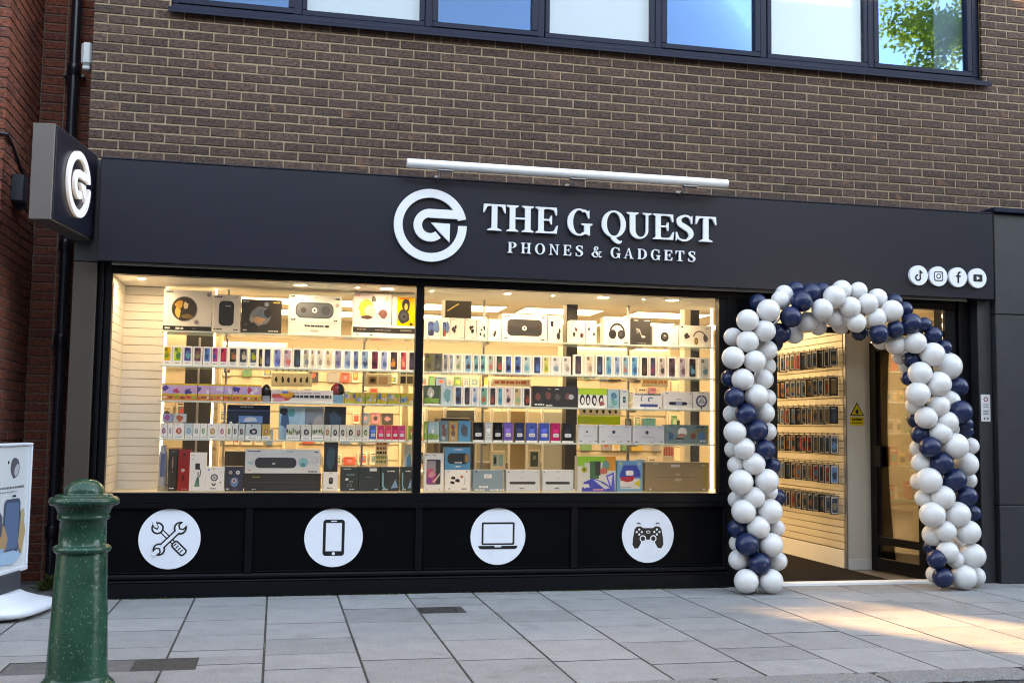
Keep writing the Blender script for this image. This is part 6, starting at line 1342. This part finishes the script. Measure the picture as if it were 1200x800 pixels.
# ================================================================== WEEDS
wr = random.Random(4)
weed_m = mat('weed_green', (.05, .10, .018), .6, var=.4, nscale=20)
t = empty('weed_plant', (-1.70, .40, 0), 'small green weed growing at the foot of the black downpipe', 'plant')
for i in range(34):
    s = MB(); a = wr.uniform(0, 6.28); l = wr.uniform(.04, .11); h = wr.uniform(.03, .14); bx, by = -1.70 + wr.uniform(-.06, .06), .42 + wr.uniform(-.10, .10); ca, sa = math.cos(a), math.sin(a); w_ = wr.uniform(.010, .022)
    s.face([(bx, by, 0), (bx + ca * l * .5 - sa * w_, by + sa * l * .5 + ca * w_, h * .8), (bx + ca * l, by + sa * l, h), (bx + ca * l * .5 + sa * w_, by + sa * l * .5 - ca * w_, h * .78)]); s.build('leaf', weed_m, t)
s = MB()
for i in range(900):
    x = wr.uniform(-1.28, 3.7) if wr.random() < .8 else wr.uniform(2.2, 3.6); y = -.078 - abs(wr.gauss(0, .008)); h = wr.uniform(.003, .009) * (1.6 if wr.random() < .1 else 1); a = wr.uniform(0, 3.14)
    if math.sin(x * 3.1) + math.sin(x * 7.7 + 1) < wr.uniform(-1.6, 1.2): continue
    for k in range(3):
        a += 1.05; ca, sa = math.cos(a) * .010, math.sin(a) * .010
        s.face([(x - ca, y - sa, 0), (x + ca, y + sa, 0), (x + ca * .3, y + sa * .3 - .003, h)])
s.build('moss', mat('moss_green', (.10, .115, .02), .9, var=.5, nscale=9), None, 'thin line of green moss along the foot of the shopfront', None, None, 'stuff')
s = MB()
for i in range(260):
    kx = wr.randint(-2, 13); x = -1.08 + PITCH * kx + wr.gauss(0, .003); y = wr.uniform(-3.1, -.1); r_ = wr.uniform(.002, .006); c = wr.choice([(.20, .16, .08), (.10, .12, .03), (.30, .25, .18), (.14, .11, .06)])
    s.idx([(x - r_, y, -.003), (x, y - r_, -.003), (x + r_, y, -.003), (x, y + r_, -.003), (x, y, -.003 + r_ * 1.2)], [(0, 1, 4), (1, 2, 4), (2, 3, 4), (3, 0, 4)], c)
s.build('joint_grit', print_m, None, 'scattered grit and dry leaf crumbs in the slab joints', None, None, 'stuff')

# ================================================================== ACROSS THE STREET (seen in reflections, shades this side)
OY, OTOP = -14.0, 9.6
gapc = 4.22 + (-1.6 - OY) * SUN_XY.x / -SUN_XY.y  # passage added along the sun direction to lay a streak on the pavement
gl_, gr_ = gapc - .60, gapc + .60
sh = SUN_XY.x / -SUN_XY.y
opp_m = mat('opposite_render', (.28, .25, .22), .85, var=.1, nscale=1.5)
opp_w = mat('opposite_glass', (.03, .035, .045), .08)
def prism(plan, z0, z1):
    s = MB(); n = len(plan); v = [(p[0], p[1], z0) for p in plan] + [(p[0], p[1], z1) for p in plan]
    s.idx(v, [tuple(range(n))[::-1], tuple(range(n, 2 * n))] + [(i, (i + 1) % n, n + (i + 1) % n, n + i) for i in range(n)]); return s
DEP = 6.0
def opp(label, plan, xs):
    t = empty('opposite_building', (sum(p[0] for p in plan) / len(plan), OY, -.13), label, 'building')
    prism(plan, -.13, OTOP).build('wall', opp_m, t)
    for x in xs:
        for z in (.9, 4.2, 7.0):
            s = MB(); s.bbox(x, x + 1.3, OY + .002, OY + .03, z, z + 1.7, .01); s.build('window', opp_w, t)
opp('pale rendered building across the street left of the passage', [(-56, OY - DEP), (gl_ + sh * DEP, OY - DEP), (gl_, OY), (-56, OY)], [-14 + 2.6 * i for i in range(9)])
o2 = opp('pale rendered building across the street right of the passage', [(gr_ + sh * DEP, OY - DEP), (56, OY - DEP), (56, OY), (gr_, OY)], [gr_ + 1 + 2.6 * i for i in range(8)])
s = MB(); s.box(gl_ - .02, gr_ + .02, OY - .5, OY - .003, 4.02, OTOP - .01); s.build('streak_trim_wall', opp_m, None, 'added wall over the passage, trimming the sun streak', 'wall')  # added above the gap to cut off the far end of the streak
s = MB(); s.box(-60, 60, OY + .01, OY + 2.6, -.4, 0.0); s.build('far_pavement', mat('far_pave', (.25, .24, .23), .9, var=.1, nscale=3), label='pavement across the street', kind='structure')
s = MB(); s.box(9.25, 46, .0, 9, -.1, 8.6)
for k_ in range(9):
    for z_ in (.6, 4.4): s.box(10.2 + 4 * k_, 12.6 + 4 * k_, -.02, .01, z_, z_ + 2.2, mi=1)
s.build('neighbour_building', [mat('neighbour_brick', (.12, .08, .06), .85, var=.2, nscale=3), opp_w], None, 'brown neighbouring building further along the street past the cladding', 'building')
for sx_, n_ in ((-1, 'added unseen block screening the horizon past the red brick building'), (1, 'added unseen block screening the horizon past the brown neighbour')):
    s = MB(); s.box(sx_ * 62 - 5, sx_ * 62 + 5, -34, 16, -.13, 12.0)  # added out-of-view block, cuts horizon glare in the reflections
    for k_ in range(10):
        for z_ in (1, 4.6, 8.2): s.box(sx_ * 57 - .02, sx_ * 57 + .02, -30 + 4.5 * k_, -28 + 4.5 * k_, z_, z_ + 1.9, mi=1)
    s.build('horizon_blocker', [opp_m, opp_w], None, n_, 'building')
# tree
tr = random.Random(12); TX, TY = 16.2, -11.9
tree = empty('street_tree', (TX, TY, 0), 'leafy green street tree across the road mirrored in the upper window', 'tree')
bark = mat('bark', (.09, .065, .045), .9, var=.3, nscale=10, bump=.8, bscale=30)
s = MB(); s.tube([(TX, TY, -.05), (TX + .05, TY, 2.5), (TX - .05, TY + .05, 5.2), (TX + .1, TY, 8.0), (TX, TY, 10.6)], [.24, .19, .16, .10, .03], 10)
limbs = []
for i in range(18):
    z0 = tr.uniform(4.6, 9.6); a = tr.uniform(0, 6.28); l = tr.uniform(1.3, 2.7); e = (TX + math.cos(a) * l, TY + math.sin(a) * l, z0 + tr.uniform(.6, 2.0)); limbs.append(e)
    s.tube([(TX, TY, z0), ((TX + e[0]) / 2, (TY + e[1]) / 2, z0 + .5), e], [.07, .045, .015], 6)
s.build('trunk', bark, tree)
s = MB()
cl_ = [(e[0], e[1], e[2], tr.uniform(.5, .95)) for e in limbs] + [(TX + tr.gauss(0, 1.2), TY + tr.gauss(0, 1.1), tr.uniform(6.5, 11.9), tr.uniform(.5, .9)) for _ in range(34)]
for (a, b, c, r) in cl_:
    for _ in range(int(800 * r)):
        d = Vector((tr.gauss(0, 1), tr.gauss(0, 1), tr.gauss(0, .8))); d.normalize(); d *= r * tr.uniform(.35, 1.05); p = Vector((a, b, c)) + d
        u = Vector((tr.gauss(0, 1), tr.gauss(0, 1), tr.gauss(0, 1))).normalized(); q = u.orthogonal().normalized(); l = tr.uniform(.045, .085)
        s.face([p - u * l, p + q * l * .55, p + u * l, p - q * l * .55])
lm = mat('leaf_green', (.16, .20, .025), .5, var=.5, nscale=3)
nn = lm.node_tree; pb = nn.nodes['Principled BSDF']; tr_ = nn.nodes.new('ShaderNodeBsdfTranslucent'); tr_.inputs[0].default_value = (.70, .66, .06, 1); mxs = nn.nodes.new('ShaderNodeMixShader'); mxs.inputs[0].default_value = .5
nn.links.new(pb.outputs[0], mxs.inputs[1]); nn.links.new(tr_.outputs[0], mxs.inputs[2]); nn.links.new(mxs.outputs[0], nn.nodes['Material Output'].inputs[0])
s.build('crown', lm, tree)
